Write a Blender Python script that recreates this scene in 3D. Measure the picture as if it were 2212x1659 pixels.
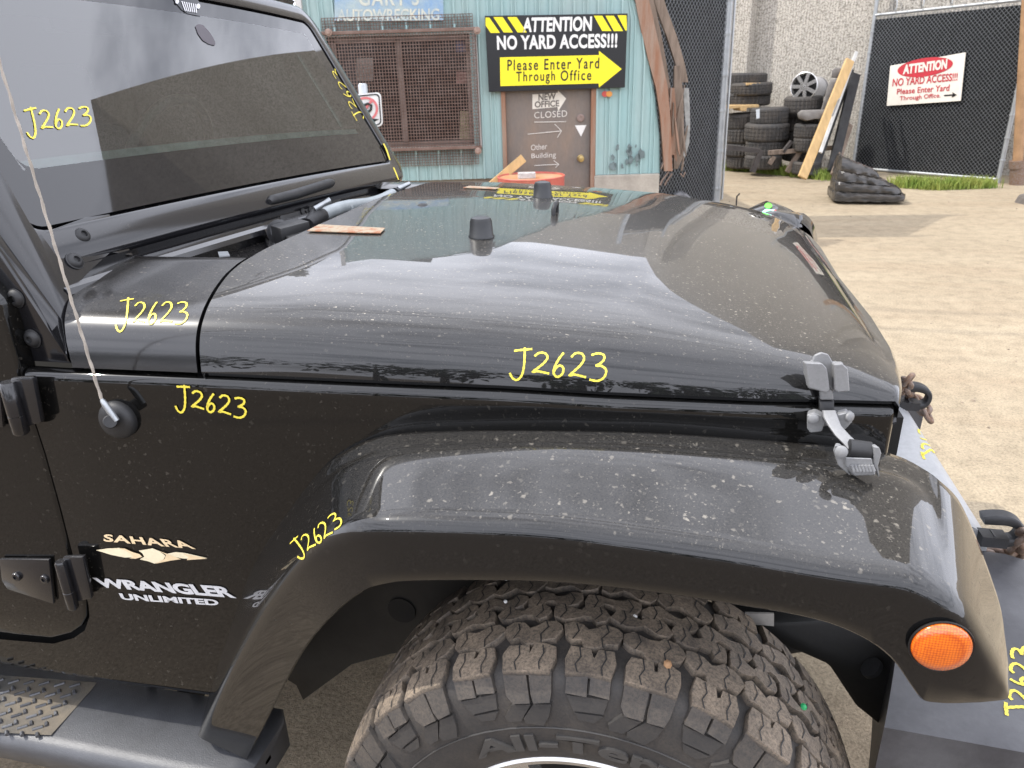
import bpy, bmesh, math, random
from mathutils import Vector, Matrix
from mathutils.bvhtree import BVHTree
random.seed(7)
for o in list(bpy.data.objects): bpy.data.objects.remove(o)
SC = bpy.context.scene
COL = SC.collection
R = math.radians
V3 = Vector

# ------------------------------------------------------------------ camera
CAM = V3((.09, -1.63, 1.5))
YAW, PITCH, ROLL, FPX = R(13.6), R(22.5), R(1.8), 1587.0     # FPX: focal length for a 2212 px wide picture
HEAD = V3((-math.sin(YAW), math.cos(YAW), 0))
RGT = V3((math.cos(YAW), math.sin(YAW), 0))
FWD = HEAD*math.cos(PITCH) - V3((0, 0, math.sin(PITCH)))
_u0 = RGT.cross(FWD)
CR = RGT*math.cos(ROLL) - _u0*math.sin(ROLL)
CU = _u0*math.cos(ROLL) + RGT*math.sin(ROLL)
cam = bpy.data.cameras.new('camera')
cam.sensor_width = 36; cam.lens = FPX/2212*36; cam.clip_end = 500; cam.clip_start = .02
co = bpy.data.objects.new('camera', cam); COL.objects.link(co)
co.matrix_world = Matrix(((CR.x, CU.x, -FWD.x, CAM.x), (CR.y, CU.y, -FWD.y, CAM.y), (CR.z, CU.z, -FWD.z, CAM.z), (0, 0, 0, 1)))
SC.camera = co
cam.dof.use_dof = True; cam.dof.focus_distance = 1.2; cam.dof.aperture_fstop = 13.0

# ------------------------------------------------------------------ light
SUN = V3((-.63, -.08, .77)).normalized()
W = bpy.data.worlds.new('World'); SC.world = W; W.use_nodes = True
nt = W.node_tree; nt.nodes.clear()
out = nt.nodes.new('ShaderNodeOutputWorld'); bg = nt.nodes.new('ShaderNodeBackground')
sky = nt.nodes.new('ShaderNodeTexSky'); sky.sky_type = 'NISHITA'; sky.sun_disc = False
sky.sun_elevation = math.asin(SUN.z); sky.sun_rotation = math.atan2(SUN.x, SUN.y); sky.dust_density = 2.0; sky.air_density = 1.0
tc = nt.nodes.new('ShaderNodeTexCoord'); mp = nt.nodes.new('ShaderNodeMapping'); mp.inputs['Scale'].default_value = (1.3, 1.3, 4.2)
nz = nt.nodes.new('ShaderNodeTexNoise'); nz.inputs['Scale'].default_value = 2.2; nz.inputs['Detail'].default_value = 7; nz.inputs['Roughness'].default_value = .55
rp = nt.nodes.new('ShaderNodeValToRGB'); rp.color_ramp.elements[0].position = .30; rp.color_ramp.elements[1].position = .52; rp.color_ramp.elements[0].color = (.42, .42, .42, 1)
mx = nt.nodes.new('ShaderNodeMix'); mx.data_type = 'RGBA'; mx.inputs[7].default_value = (24, 24.7, 27.6, 1)
L = nt.links.new
L(tc.outputs['Generated'], mp.inputs['Vector']); L(mp.outputs[0], nz.inputs['Vector']); L(nz.outputs['Fac'], rp.inputs[0])
L(rp.outputs[0], mx.inputs[0]); L(sky.outputs[0], mx.inputs[6]); L(mx.outputs[2], bg.inputs[0]); L(bg.outputs[0], out.inputs[0])
bg.inputs[1].default_value = .125
sl = bpy.data.lights.new('sun', 'SUN'); sl.energy = 3.9; sl.angle = R(.6); sl.color = (1, .955, .88)
so = bpy.data.objects.new('sun', sl); COL.objects.link(so); so.rotation_euler = SUN.to_track_quat('Z', 'Y').to_euler()
SC.view_settings.view_transform = 'Standard'; SC.view_settings.look = 'None'; SC.view_settings.gamma = 1; SC.view_settings.exposure = -.1
SC.view_settings.use_curve_mapping = False
SC.cycles.max_bounces = 7; SC.cycles.glossy_bounces = 4; SC.cycles.transparent_max_bounces = 16

# ------------------------------------------------------------------ measuring helpers (picture coordinates of a 2212 x 1659 copy)
def ray(x, y): return (CR*((x-1106)/FPX) - CU*((y-829.5)/FPX) + FWD)
def at(x, y, ax, val):
    d = ray(x, y); return CAM + d*((val-CAM[ax])/d[ax])
def onp(x, y, p0, n):
    d = ray(x, y); return CAM + d*((p0-CAM).dot(n)/d.dot(n))
def bp(x, y, D):
    d = ray(x, y); return CAM + d*(D/d.dot(HEAD))
def HW(a, D, z): return V3((CAM.x, CAM.y, 0)) + RGT*a + HEAD*D + V3((0, 0, z))
def hit(bvh, x, y, off=0.0):
    loc, nor, i, d = bvh.ray_cast(CAM, ray(x, y).normalized())
    if loc is None: return None, None
    if nor.dot(ray(x, y)) > 0: nor = -nor
    return loc + nor*off, nor
def lerp(a, b, t): return a+(b-a)*t
def tab(x, T):
    if x <= T[0][0]: return T[0][1]
    for (a, b), (c, d) in zip(T, T[1:]):
        if x <= c:
            return b+(d-b)*(x-a)/(c-a)
    return T[-1][1]
def catmull(P, k):
    P = [V3(p) for p in P]; o = []
    for i in range(len(P)-1):
        a = P[max(i-1, 0)]; b = P[i]; c = P[i+1]; d = P[min(i+2, len(P)-1)]
        for j in range(k):
            t = j/k
            o.append(.5*((2*b)+(c-a)*t+(2*a-5*b+4*c-d)*t*t+(3*b-a-3*c+d)*t**3))
    o.append(P[-1]); return o

# ------------------------------------------------------------------ materials
def newmat(name):
    m = bpy.data.materials.new(name); m.use_nodes = True; n = m.node_tree.nodes
    return m, n, m.node_tree.links.new, n['Principled BSDF']
def coords(n, l, scale=(1, 1, 1)):
    t = n.new('ShaderNodeTexCoord'); g = n.new('ShaderNodeNewGeometry'); mpn = n.new('ShaderNodeMapping'); mpn.inputs['Scale'].default_value = scale
    l(g.outputs['Position'], mpn.inputs['Vector']); return mpn.outputs[0]
def noise(n, l, vec, scale, detail=6, rough=.6):
    z = n.new('ShaderNodeTexNoise'); z.inputs['Scale'].default_value = scale; z.inputs['Detail'].default_value = detail; z.inputs['Roughness'].default_value = rough
    if vec is not None: l(vec, z.inputs['Vector'])
    return z.outputs['Fac']
def ramp(n, l, fac, stops):
    r = n.new('ShaderNodeValToRGB'); e = r.color_ramp.elements
    while len(e) < len(stops): e.new(.5)
    for q, (p, c) in zip(e, stops):
        q.position = p; q.color = (c, c, c, 1) if not hasattr(c, '__len__') else (*c, 1)
    l(fac, r.inputs[0]); return r.outputs[0]
def mixc(n, l, fac, a, b, mode='MIX'):
    m = n.new('ShaderNodeMix'); m.data_type = 'RGBA'; m.blend_type = mode
    for s, v in ((m.inputs[0], fac), (m.inputs[6], a), (m.inputs[7], b)):
        if hasattr(v, 'is_linked') or hasattr(v, 'links'): l(v, s)
        elif hasattr(v, '__len__'): s.default_value = (*v, 1)
        else: s.default_value = v
    return m.outputs[2]
def math_(n, l, op, a, b=0.0, clamp=False):
    m = n.new('ShaderNodeMath'); m.operation = op; m.use_clamp = clamp
    for s, v in ((m.inputs[0], a), (m.inputs[1], b)):
        if hasattr(v, 'links'): l(v, s)
        else: s.default_value = v
    return m.outputs[0]
def bump(n, l, bs, h, strength, dist):
    b = n.new('ShaderNodeBump'); b.inputs['Strength'].default_value = strength; b.inputs['Distance'].default_value = dist
    l(h, b.inputs['Height']); l(b.outputs[0], bs.inputs['Normal'])
def M(name, col, rough=.5, metal=0, var=.25, scale=6, bmp=0, bscale=60, bdist=.002, spec=.5, col2=None, stops=(.35, .65), vs=(1, 1, 1), fine=.15):
    m, n, l, b = newmat(name)
    v = coords(n, l, vs); f = noise(n, l, v, scale)
    c2 = col2 or tuple(c*(1-var) for c in col)
    c = mixc(n, l, ramp(n, l, f, ((stops[0], 0), (stops[1], 1))), col, c2)
    if fine:
        f2 = noise(n, l, v, scale*14, 4, .7)
        c = mixc(n, l, 1.0, c, ramp(n, l, f2, ((.25, 1-fine), (.75, 1+fine*.4))), 'MULTIPLY')
    l(c, b.inputs['Base Color']); b.inputs['Metallic'].default_value = metal; b.inputs['Specular IOR Level'].default_value = spec
    r = ramp(n, l, f, ((.2, min(1, rough*.85)), (.8, min(1, rough*1.15)))); l(r, b.inputs['Roughness'])
    if bmp: bump(n, l, b, noise(n, l, v, bscale, 5, .65), bmp, bdist)
    return m
def paint(name, film=.03, spots=1.0, rings=0.0, base=(.0035, .0037, .0042), rough=.035, up=True, sx=1, spotscale=95, bspec=.14):
    """glossy black car paint under dust: dried spots, rings and a thin film that lies on what faces up"""
    m, n, l, b = newmat(name)
    g = n.new('ShaderNodeNewGeometry'); v = coords(n, l, (1, sx, 1))
    sep = n.new('ShaderNodeSeparateXYZ'); l(g.outputs['Normal'], sep.inputs[0])
    upf = ramp(n, l, sep.outputs[2], ((.2, .06), (.75, .25), (.97, 1.0))) if up else None
    warp = n.new('ShaderNodeTexNoise'); warp.inputs['Scale'].default_value = 160; l(v, warp.inputs['Vector'])
    wv = n.new('ShaderNodeMix'); wv.data_type = 'VECTOR'; wv.inputs[0].default_value = .010
    l(v, wv.inputs[4]); l(warp.outputs['Color'], wv.inputs[5])
    def vor(scale, lo, hi, ring):
        t = n.new('ShaderNodeTexVoronoi'); t.inputs['Scale'].default_value = scale; l(wv.outputs[1], t.inputs['Vector'])
        sp = n.new('ShaderNodeSeparateXYZ'); l(t.outputs['Color'], sp.inputs[0])
        rad = math_(n, l, 'MULTIPLY', ramp(n, l, sp.outputs[0], ((lo, 0), (hi, 1))), .34)
        d = math_(n, l, 'DIVIDE', t.outputs['Distance'], math_(n, l, 'ADD', rad, .0001))
        if ring: k = ramp(n, l, d, ((.0, .22), (.62, .3), (.85, 1), (1.0, 0)))
        else: k = ramp(n, l, d, ((.6, 1), (1.0, 0)))
        return math_(n, l, 'MULTIPLY', k, ramp(n, l, sp.outputs[1], ((.0, .15), (1, 1))))
    dust = math_(n, l, 'MULTIPLY', vor(spotscale, .40, 1.0, False), .95*spots)
    d2 = math_(n, l, 'MULTIPLY', vor(spotscale*2.3, .30, 1.0, False), .75*spots)
    dust = math_(n, l, 'MAXIMUM', dust, d2)
    if rings:
        dust = math_(n, l, 'MAXIMUM', dust, math_(n, l, 'MULTIPLY', vor(95, .2, 1.0, True), .6*rings))
        dust = math_(n, l, 'MAXIMUM', dust, math_(n, l, 'MULTIPLY', vor(210, .2, 1.0, True), .45*rings))
    big = ramp(n, l, noise(n, l, v, 5.5, 5, .6), ((.36, .35), (.7, 1)))
    dust = math_(n, l, 'MULTIPLY', dust, big)
    fl = math_(n, l, 'MULTIPLY', ramp(n, l, noise(n, l, v, 420, 3, .8), ((.3, .1), (.8, 1.6))), film)
    dust = math_(n, l, 'ADD', dust, fl)
    if up: dust = math_(n, l, 'MULTIPLY', dust, upf, True)
    c = mixc(n, l, dust, base, (.52, .47, .39)); l(c, b.inputs['Base Color'])
    rr = math_(n, l, 'ADD', math_(n, l, 'MULTIPLY', dust, .75), .26, True); l(rr, b.inputs['Roughness'])
    b.inputs['Specular IOR Level'].default_value = bspec; b.inputs['Coat IOR'].default_value = 1.52; b.inputs['Coat Roughness'].default_value = rough
    l(math_(n, l, 'SUBTRACT', 1.0, math_(n, l, 'MULTIPLY', dust, 1.1), True), b.inputs['Coat Weight'])
    b.inputs['IOR'].default_value = 1.5
    return m
P_HOOD = paint('hood paint', .075, 1.0, .2, sx=2.2, rough=.015, spotscale=125)
P_SIDE = paint('side paint', .004, .10, up=False, rough=.025, base=(.003, .003, .003), bspec=.02)
P_FLARE = paint('flare paint', .05, .45, .6, rough=.02, bspec=.05)
P_TRIM = paint('frame paint', .03, .25, base=(.008, .008, .0095), rough=.12)
P_COWL = paint('cowl paint', .05, .35, base=(.007, .007, .008), rough=.14)
DKPL = M('dark plastic', (.018, .018, .019), .55, var=.2, scale=40, bmp=.25, bscale=500, bdist=.001)
STEPM = M('grained step plastic', (.072, .074, .080), .40, var=.35, scale=7, bmp=.5, bscale=420, bdist=.0012, spec=.6)
STEPIN = M('dusty step tread', (.075, .072, .066), .55, var=.45, scale=11, bmp=.5, bscale=380, bdist=.0012, col2=(.17, .14, .10))
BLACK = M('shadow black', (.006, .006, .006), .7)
RUBBER = M('rubber', (.028, .028, .03), .55, var=.2, scale=30)
LINER = M('wheel liner', (.014, .0135, .0125), .6, var=.3, scale=9, bmp=.2, bscale=80)
LATCH = M('grey latch', (.26, .26, .26), .5, var=.12, scale=25, bmp=.35, bscale=700, bdist=.0006, metal=.2)
ALU = M('machined rim', (.62, .61, .59), .28, metal=.85, var=.15, scale=9)
SILVER = M('silver bumper', (.44, .45, .46), .42, metal=.25, var=.12, scale=6)
BUMPK = M('faded bumper plastic', (.045, .045, .05), .45, var=.4, scale=9, bmp=.3, bscale=500, bdist=.001, col2=(.085, .085, .09))
STEEL = M('zinc steel', (.42, .44, .45), .38, metal=.7, var=.2, scale=25)
RUSTY = M('rusty chain steel', (.23, .19, .165), .6, metal=.35, var=.4, scale=55, col2=(.20, .115, .07), bmp=.3, bscale=200)
YEL = M('yellow paint marker', (.80, .66, .07), .45, var=.1, scale=60, fine=0)
WHITE = M('white lettering', (.78, .77, .74), .5, var=.08)
GREYL = M('silver lettering', (.60, .60, .61), .4, var=.06)
CREAM = M('cream lettering', (.80, .62, .38), .45, var=.05)
CREAM2 = M('pale sand lettering', (.82, .72, .50), .45, var=.05)
PRIMER = M('bare rusty plate', (.30, .24, .165), .6, var=.3, scale=55, col2=(.27, .11, .05), stops=(.45, .6))
GREY_TUBE = M('grey painted tube', (.33, .36, .37), .4, var=.15, scale=30)
def tyremat():
    m, n, l, b = newmat('tyre rubber'); v = coords(n, l)
    g = n.new('ShaderNodeNewGeometry'); a = n.new('ShaderNodeAttribute'); a.attribute_name = 'wear'
    f = noise(n, l, v, 14, 6, .65); f2 = noise(n, l, v, 260, 5, .75)
    d = math_(n, l, 'MULTIPLY', ramp(n, l, f, ((.3, .25), (.7, 1))), ramp(n, l, f2, ((.34, .25), (.58, 1))))
    d = math_(n, l, 'MULTIPLY', d, a.outputs['Fac'])
    c = mixc(n, l, d, mixc(n, l, f, (.021, .021, .022), (.034, .033, .032)), (.32, .25, .18)); l(c, b.inputs['Base Color'])
    b.inputs['Roughness'].default_value = .62; b.inputs['Specular IOR Level'].default_value = .4
    bump(n, l, b, f2, .35, .001); return m
TYRE = tyremat()
OLDTYRE = M('old tyre', (.035, .034, .033), .75, var=.5, scale=5, bmp=.7, bscale=30, bdist=.01, col2=(.075, .065, .055))
def glassmat(name, tint, ior=1.75):
    m, n, l, b = newmat(name); n.remove(b); o = n['Material Output']
    t = n.new('ShaderNodeBsdfTransparent'); t.inputs[0].default_value = (*tint, 1); gl = n.new('ShaderNodeBsdfGlossy'); gl.inputs['Roughness'].default_value = .0
    fr = n.new('ShaderNodeFresnel'); fr.inputs[0].default_value = ior; mxs = n.new('ShaderNodeMixShader')
    l(fr.outputs[0], mxs.inputs[0]); l(t.outputs[0], mxs.inputs[1]); l(gl.outputs[0], mxs.inputs[2]); l(mxs.outputs[0], o.inputs[0]); return m
GLASS = glassmat('windscreen glass', (.60, .76, .71), 2.3)
FRIT = M('black glass border', (.006, .006, .007), .03, var=0, fine=0, spec=.5); FRIT.node_tree.nodes['Principled BSDF'].inputs['IOR'].default_value = 1.62
def ambermat():
    m, n, l, b = newmat('amber reflector'); v = coords(n, l)
    t = n.new('ShaderNodeTexVoronoi'); t.inputs['Scale'].default_value = 330; t.inputs['Randomness'].default_value = .15; l(v, t.inputs['Vector'])
    c = mixc(n, l, ramp(n, l, t.outputs['Distance'], ((.2, 0), (.7, 1))), (.78, .17, .004), (.45, .06, .002)); l(c, b.inputs['Base Color'])
    b.inputs['Roughness'].default_value = .12; b.inputs['Coat Weight'].default_value = 1; b.inputs['Coat Roughness'].default_value = .03
    bump(n, l, b, t.outputs['Distance'], .4, .001); return m
AMBER = ambermat()
# yard
def groundmat():
    m, n, l, b = newmat('sandy yard dirt'); v = coords(n, l)
    a = noise(n, l, v, .55, 7, .6); s = noise(n, l, v, 9, 8, .7); fi = noise(n, l, v, 90, 4, .8)
    tr = noise(n, l, coords(n, l, (.5, 2.2, 1)), 1.1, 6, .6)
    c = mixc(n, l, ramp(n, l, a, ((.35, 0), (.65, 1))), (.405, .335, .235), (.345, .283, .197))
    c = mixc(n, l, math_(n, l, 'MULTIPLY', ramp(n, l, tr, ((.45, 0), (.7, 1))), .5), c, (.30, .225, .15))
    c = mixc(n, l, 1.0, c, ramp(n, l, s, ((.28, .72), (.55, 1), (.8, 1.1))), 'MULTIPLY')
    c = mixc(n, l, 1.0, c, ramp(n, l, fi, ((.32, .58), (.58, 1.06))), 'MULTIPLY')
    # patchy old asphalt round the car
    g = n.new('ShaderNodeNewGeometry'); sp = n.new('ShaderNodeSeparateXYZ'); l(g.outputs['Position'], sp.inputs[0])
    k = ramp(n, l, math_(n, l, 'ADD', sp.outputs[1], math_(n, l, 'MULTIPLY', s, .8)), ((.0, 1), (.5, 1), (.9, .0)))
    k2 = n.new('ShaderNodeMapRange'); k2.inputs[1].default_value = .6; k2.inputs[2].default_value = -1.2; l(math_(n, l, 'ADD', sp.outputs[1], a), k2.inputs[0])
    c = mixc(n, l, k2.outputs[0], c, mixc(n, l, ramp(n, l, fi, ((.4, 0), (.62, 1))), (.115, .092, .068), (.22, .18, .14)))
    l(c, b.inputs['Base Color']); b.inputs['Roughness'].default_value = .95; b.inputs['Specular IOR Level'].default_value = .15
    bump(n, l, b, math_(n, l, 'ADD', math_(n, l, 'MULTIPLY', fi, .35), s), .55, .03); return m
GROUND = groundmat()
TEAL = M('teal siding', (.29, .445, .44), .5, var=.18, scale=1.6, vs=(1, 1, .25), spec=.3, col2=(.35, .44, .42), fine=.1)
TEALDIRT = M('scuffed paint', (.16, .21, .21), .7, var=.4, scale=20)
def concmat(name, c1, c2, c3):
    m, n, l, b = newmat(name); v = coords(n, l); big = noise(n, l, coords(n, l, (1, 1, .22)), .8, 6, .6)
    f = noise(n, l, v, 36, 5, .8); w = n.new('ShaderNodeTexWave'); w.inputs['Scale'].default_value = 8; w.bands_direction = 'X'; w.inputs['Distortion'].default_value = .6
    rot = n.new('ShaderNodeMapping'); g = n.new('ShaderNodeNewGeometry'); l(g.outputs['Position'], rot.inputs['Vector']); l(rot.outputs[0], w.inputs['Vector'])
    c = mixc(n, l, ramp(n, l, big, ((.35, 0), (.68, 1))), c1, c2)
    c = mixc(n, l, ramp(n, l, f, ((.47, 0), (.57, .8))), c, c3)
    c = mixc(n, l, .35, c, ramp(n, l, w.outputs['Fac'], ((.2, .55), (.7, 1.0))), 'MULTIPLY')
    l(c, b.inputs['Base Color']); b.inputs['Roughness'].default_value = .9
    bump(n, l, b, f, .7, .03); return m
CONC = concmat('aggregate concrete', (.62, .575, .50), (.50, .46, .39), (.19, .17, .14))
CONC2 = M('plain concrete', (.42, .38, .32), .85, var=.25, scale=5, bmp=.4, bscale=40, bdist=.01)
SIGNK = M('black sign board', (.008, .008, .009), .35, var=0)
SIGNY = M('yellow sign paint', (.88, .75, .015), .45, var=.03, fine=.04)
SIGNW = M('white sign board', (.72, .68, .60), .5, var=.1, fine=.06)
SIGNR = M('red sign paint', (.52, .035, .05), .5, var=.15)
PINKR = M('faded red ring', (.68, .19, .19), .5, var=.15)
FADEB = M('faded blue sign', (.20, .33, .50), .6, var=.3, scale=5, col2=(.40, .47, .44))
RUSTSCR = M('rusty screen wire', (.20, .135, .11), .75, var=.4, scale=12, col2=(.13, .075, .055))
GLASSD = M('dusty window glass', (.035, .03, .028), .12, var=.4, scale=4)
DOORM = M('weathered steel door', (.16, .14, .125), .5, var=.4, scale=4, vs=(1, 1, .4), col2=(.22, .165, .125), stops=(.4, .7))
WOODR = M('weathered red-brown timber', (.26, .125, .07), .75, var=.4, scale=5, vs=(4, 4, .5), bmp=.5, bscale=30, bdist=.01, col2=(.30, .21, .155))
WOODG = M('grey weathered timber', (.25, .19, .145), .85, var=.45, scale=6, vs=(4, 4, .5), bmp=.6, bscale=30, bdist=.01)
WOODY = M('fresh yellow timber', (.60, .40, .18), .7, var=.2, scale=6, vs=(3, 3, .6))
BARREL = M('red drum paint', (.48, .09, .07), .5, var=.3, scale=8, col2=(.50, .16, .11))
BARTOP = M('rusty drum lid', (.50, .21, .09), .7, var=.3, scale=8, col2=(.42, .28, .17))
BRASS = M('brass knob', (.55, .40, .17), .3, metal=.8)
SLAT = M('black privacy slats', (.011, .012, .013), .5, var=.3, scale=5, spec=.2)
WIRE = M('galvanised wire', (.21, .22, .23), .45, metal=.4, var=.2)
GALV = M('galvanised pipe', (.44, .46, .47), .42, metal=.45, var=.2, scale=9)
OCHRE = M('ochre rusty post', (.42, .25, .13), .7, var=.3, scale=6)
def wrapmat():
    m, n, l, b = newmat('black stretch wrap'); v = coords(n, l, (1, 1, 3)); f = noise(n, l, v, 9, 6, .6)
    l(mixc(n, l, ramp(n, l, f, ((.35, 0), (.7, 1))), (.02, .02, .02), (.07, .062, .055)), b.inputs['Base Color']); b.inputs['Roughness'].default_value = .18
    bump(n, l, b, f, .5, .02); return m
WRAP = wrapmat()
GRASS = M('green grass', (.17, .27, .04), .7, var=.4, scale=4, col2=(.30, .33, .07))
SEATM = M('grey seat cloth', (.19, .175, .16), .9, var=.2, scale=14, bmp=.3)
LEAF = M('dark leaves', (.045, .07, .03), .7, var=.5, scale=3)
BARK = M('bark', (.09, .07, .05), .9)

# ------------------------------------------------------------------ mesh building
class MB:
    def __init__(s): s.v = []; s.f = []; s.a = {}
    def add(s, vs, fs):
        k = len(s.v); s.v += [V3(p) for p in vs]; s.f += [tuple(i+k for i in f) for f in fs]; return k
    def grid(s, rows, closed=False, flip=False):
        n = len(rows[0]); k = len(s.v)
        for r in rows: s.v += [V3(p) for p in r]
        m = n if closed else n-1
        for i in range(len(rows)-1):
            for j in range(m):
                q = (k+i*n+j, k+i*n+(j+1) % n, k+(i+1)*n+(j+1) % n, k+(i+1)*n+j)
                s.f.append(q[::-1] if flip else q)
    def prism(s, poly, off, cap=True):
        n = len(poly); poly = [V3(p) for p in poly]; off = V3(off)
        k = s.add(poly+[p+off for p in poly], [])
        s.f.append(tuple(range(k, k+n))); s.f.append(tuple(range(k+2*n-1, k+n-1, -1)))
        for i in range(n): s.f.append((k+i, k+n+i, k+n+(i+1) % n, k+(i+1) % n))
    def box(s, c, d, X=V3((1, 0, 0)), Y=V3((0, 1, 0)), Z=V3((0, 0, 1)), taper=1.0):
        c = V3(c); X = X*d[0]/2; Y = Y*d[1]/2; Z = Z*d[2]/2; t = taper
        s.add([c-X-Y-Z, c+X-Y-Z, c+X+Y-Z, c-X+Y-Z, c-X*t-Y*t+Z, c+X*t-Y*t+Z, c+X*t+Y*t+Z, c-X*t+Y*t+Z],
              [(0, 3, 2, 1), (4, 5, 6, 7), (0, 1, 5, 4), (1, 2, 6, 5), (2, 3, 7, 6), (3, 0, 4, 7)])
    def tube(s, P, r, n=8, cap=True, closed=False):
        P = [V3(p) for p in P]; rows = []; prev = None; N = len(P)
        for i, p in enumerate(P):
            t = (P[(i+1) % N]-P[i-1]) if closed else (P[min(i+1, N-1)]-P[max(i-1, 0)])
            t.normalize()
            if prev is None:
                a = V3((0, 0, 1)) if abs(t.z) < .9 else V3((1, 0, 0)); x = t.cross(a).normalized()
            else: x = (prev - t*prev.dot(t)).normalized()
            prev = x; y = t.cross(x); rr = r[i] if hasattr(r, '__len__') else r
            rows.append([p+(x*math.cos(2*math.pi*j/n)+y*math.sin(2*math.pi*j/n))*rr for j in range(n)])
        if closed: rows.append(rows[0])
        k = len(s.v); s.grid(rows, closed=True)
        if cap and not closed:
            s.f.append(tuple(range(k+n-1, k-1, -1))); e = len(s.v)-n; s.f.append(tuple(range(e, e+n)))
    def lathe(s, prof, c, ax, n=32, caps=True):
        """prof: (radius, height along ax)"""
        c = V3(c); ax = V3(ax).normalized(); a = V3((0, 0, 1)) if abs(ax.z) < .9 else V3((1, 0, 0)); x = ax.cross(a).normalized(); y = ax.cross(x)
        k = len(s.v); rows = [[c+ax*h+(x*math.cos(2*math.pi*j/n)+y*math.sin(2*math.pi*j/n))*r for j in range(n)] for r, h in prof]
        s.grid(rows, closed=True)
        if caps:
            s.f.append(tuple(range(k+n-1, k-1, -1))); e = len(s.v)-n; s.f.append(tuple(range(e, e+n)))
    def build(s, name, mat, parent=None, smooth=None, bevel=0, seg=2, solid=0, sub=0, fix=True):
        me = bpy.data.meshes.new(name); me.from_pydata([tuple(p) for p in s.v], [], s.f); me.update()
        if fix or bevel or solid:
            b = bmesh.new(); b.from_mesh(me)
            bmesh.ops.remove_doubles(b, verts=b.verts, dist=1e-5)
            if fix: bmesh.ops.recalc_face_normals(b, faces=b.faces)
            if bevel: bmesh.ops.bevel(b, geom=[e for e in b.edges if len(e.link_faces) == 2 and e.calc_face_angle(0) > R(30)], offset=bevel, segments=seg, affect='EDGES', profile=.5, clamp_overlap=True)
            b.to_mesh(me); b.free()
        o = bpy.data.objects.new(name, me); COL.objects.link(o)
        me.materials.append(mat)
        if parent is not None: o.parent = parent; o.matrix_parent_inverse = Matrix.Translation(-parent.location)
        if solid:
            md = o.modifiers.new('solidify', 'SOLIDIFY'); md.thickness = solid; md.offset = -1
        if smooth is not None:
            if smooth >= 180: me.polygons.foreach_set('use_smooth', [True]*len(me.polygons))
            else: me.set_sharp_from_angle(angle=R(smooth)); me.polygons.foreach_set('use_smooth', [True]*len(me.polygons))
        return o
def tag(o, label, cat, group=None, kind=None):
    if label: o['label'] = label
    if cat: o['category'] = cat
    if group: o['group'] = group
    if kind: o['kind'] = kind
    return o
def thing(name, label, cat, loc=(0, 0, 0), group=None):
    o = bpy.data.objects.new(name, None); COL.objects.link(o); o.location = loc; o.empty_display_size = .1
    o.matrix_world = Matrix.Translation(V3(loc)); return tag(o, label, cat, group)
def text_geo(s, bold=0.0, space=1.0):
    c = bpy.data.curves.new('t', 'FONT'); c.body = s; c.offset = bold; c.space_character = space; c.resolution_u = 4; c.fill_mode = 'FRONT'
    o = bpy.data.objects.new('t', c); COL.objects.link(o)
    me = bpy.data.meshes.new_from_object(o.evaluated_get(bpy.context.evaluated_depsgraph_get()))
    vs = [(v.co.x, v.co.y) for v in me.vertices]; fs = [tuple(p.vertices) for p in me.polygons]
    bpy.data.objects.remove(o); bpy.data.curves.remove(c); bpy.data.meshes.remove(me)
    x0 = min(v[0] for v in vs); x1 = max(v[0] for v in vs); y0 = min(v[1] for v in vs); y1 = max(v[1] for v in vs)
    return [((x-x0)/(x1-x0), (y-y0)/(y1-y0)) for x, y in vs], fs
def quad(q, u, v):
    """q: top left, top right, bottom right, bottom left"""
    tl, tr, br, bl = q
    return (lerp(lerp(bl[0], br[0], u), lerp(tl[0], tr[0], u), v), lerp(lerp(bl[1], br[1], u), lerp(tl[1], tr[1], u), v))
def lettering(name, s, q, surf, mat, parent, bold=0.0, space=1.0, thick=0):
    vs, fs = text_geo(s, bold, space); mb = MB(); mb.add([surf(*quad(q, u, v)) for u, v in vs], fs)
    return mb.build(name, mat, parent, fix=False)
def rect(x0, y0, x1, y1): return ((x0, y0), (x1, y0), (x1, y1), (x0, y1))
STROKES = {
 'J': [[(.05, .93), (.5, .97), (.98, 1.0)], [(.58, 1.05), (.64, .7), (.66, .35), (.6, .08), (.4, -.08), (.15, -.02), (-.02, .16)]],
 '2': [[(.05, .83), (.3, 1), (.66, .97), (.8, .76), (.62, .5), (.3, .25), (.04, .05), (.3, .1), (.62, .06), (1.0, .0)]],
 '6': [[(.72, 1.02), (.42, .74), (.2, .42), (.16, .14), (.42, -.02), (.74, .1), (.8, .34), (.56, .47), (.28, .36), (.18, .2)]],
 '3': [[(.08, .93), (.4, 1.0), (.72, .94), (.74, .76), (.52, .6), (.36, .54), (.66, .53), (.9, .38), (.82, .12), (.5, -.02), (.08, .02)]]}
def ribbon(mb, pts, nrm, w):
    n = len(pts); rows = []
    for i in range(n):
        t = (pts[min(i+1, n-1)]-pts[max(i-1, 0)]).normalized(); sdir = nrm[i].cross(t).normalized()*w*.5*(.75+.35*math.sin(1.1*i)**2)
        rows.append([pts[i]-sdir, pts[i]+sdir])
    mb.grid(rows)
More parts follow.
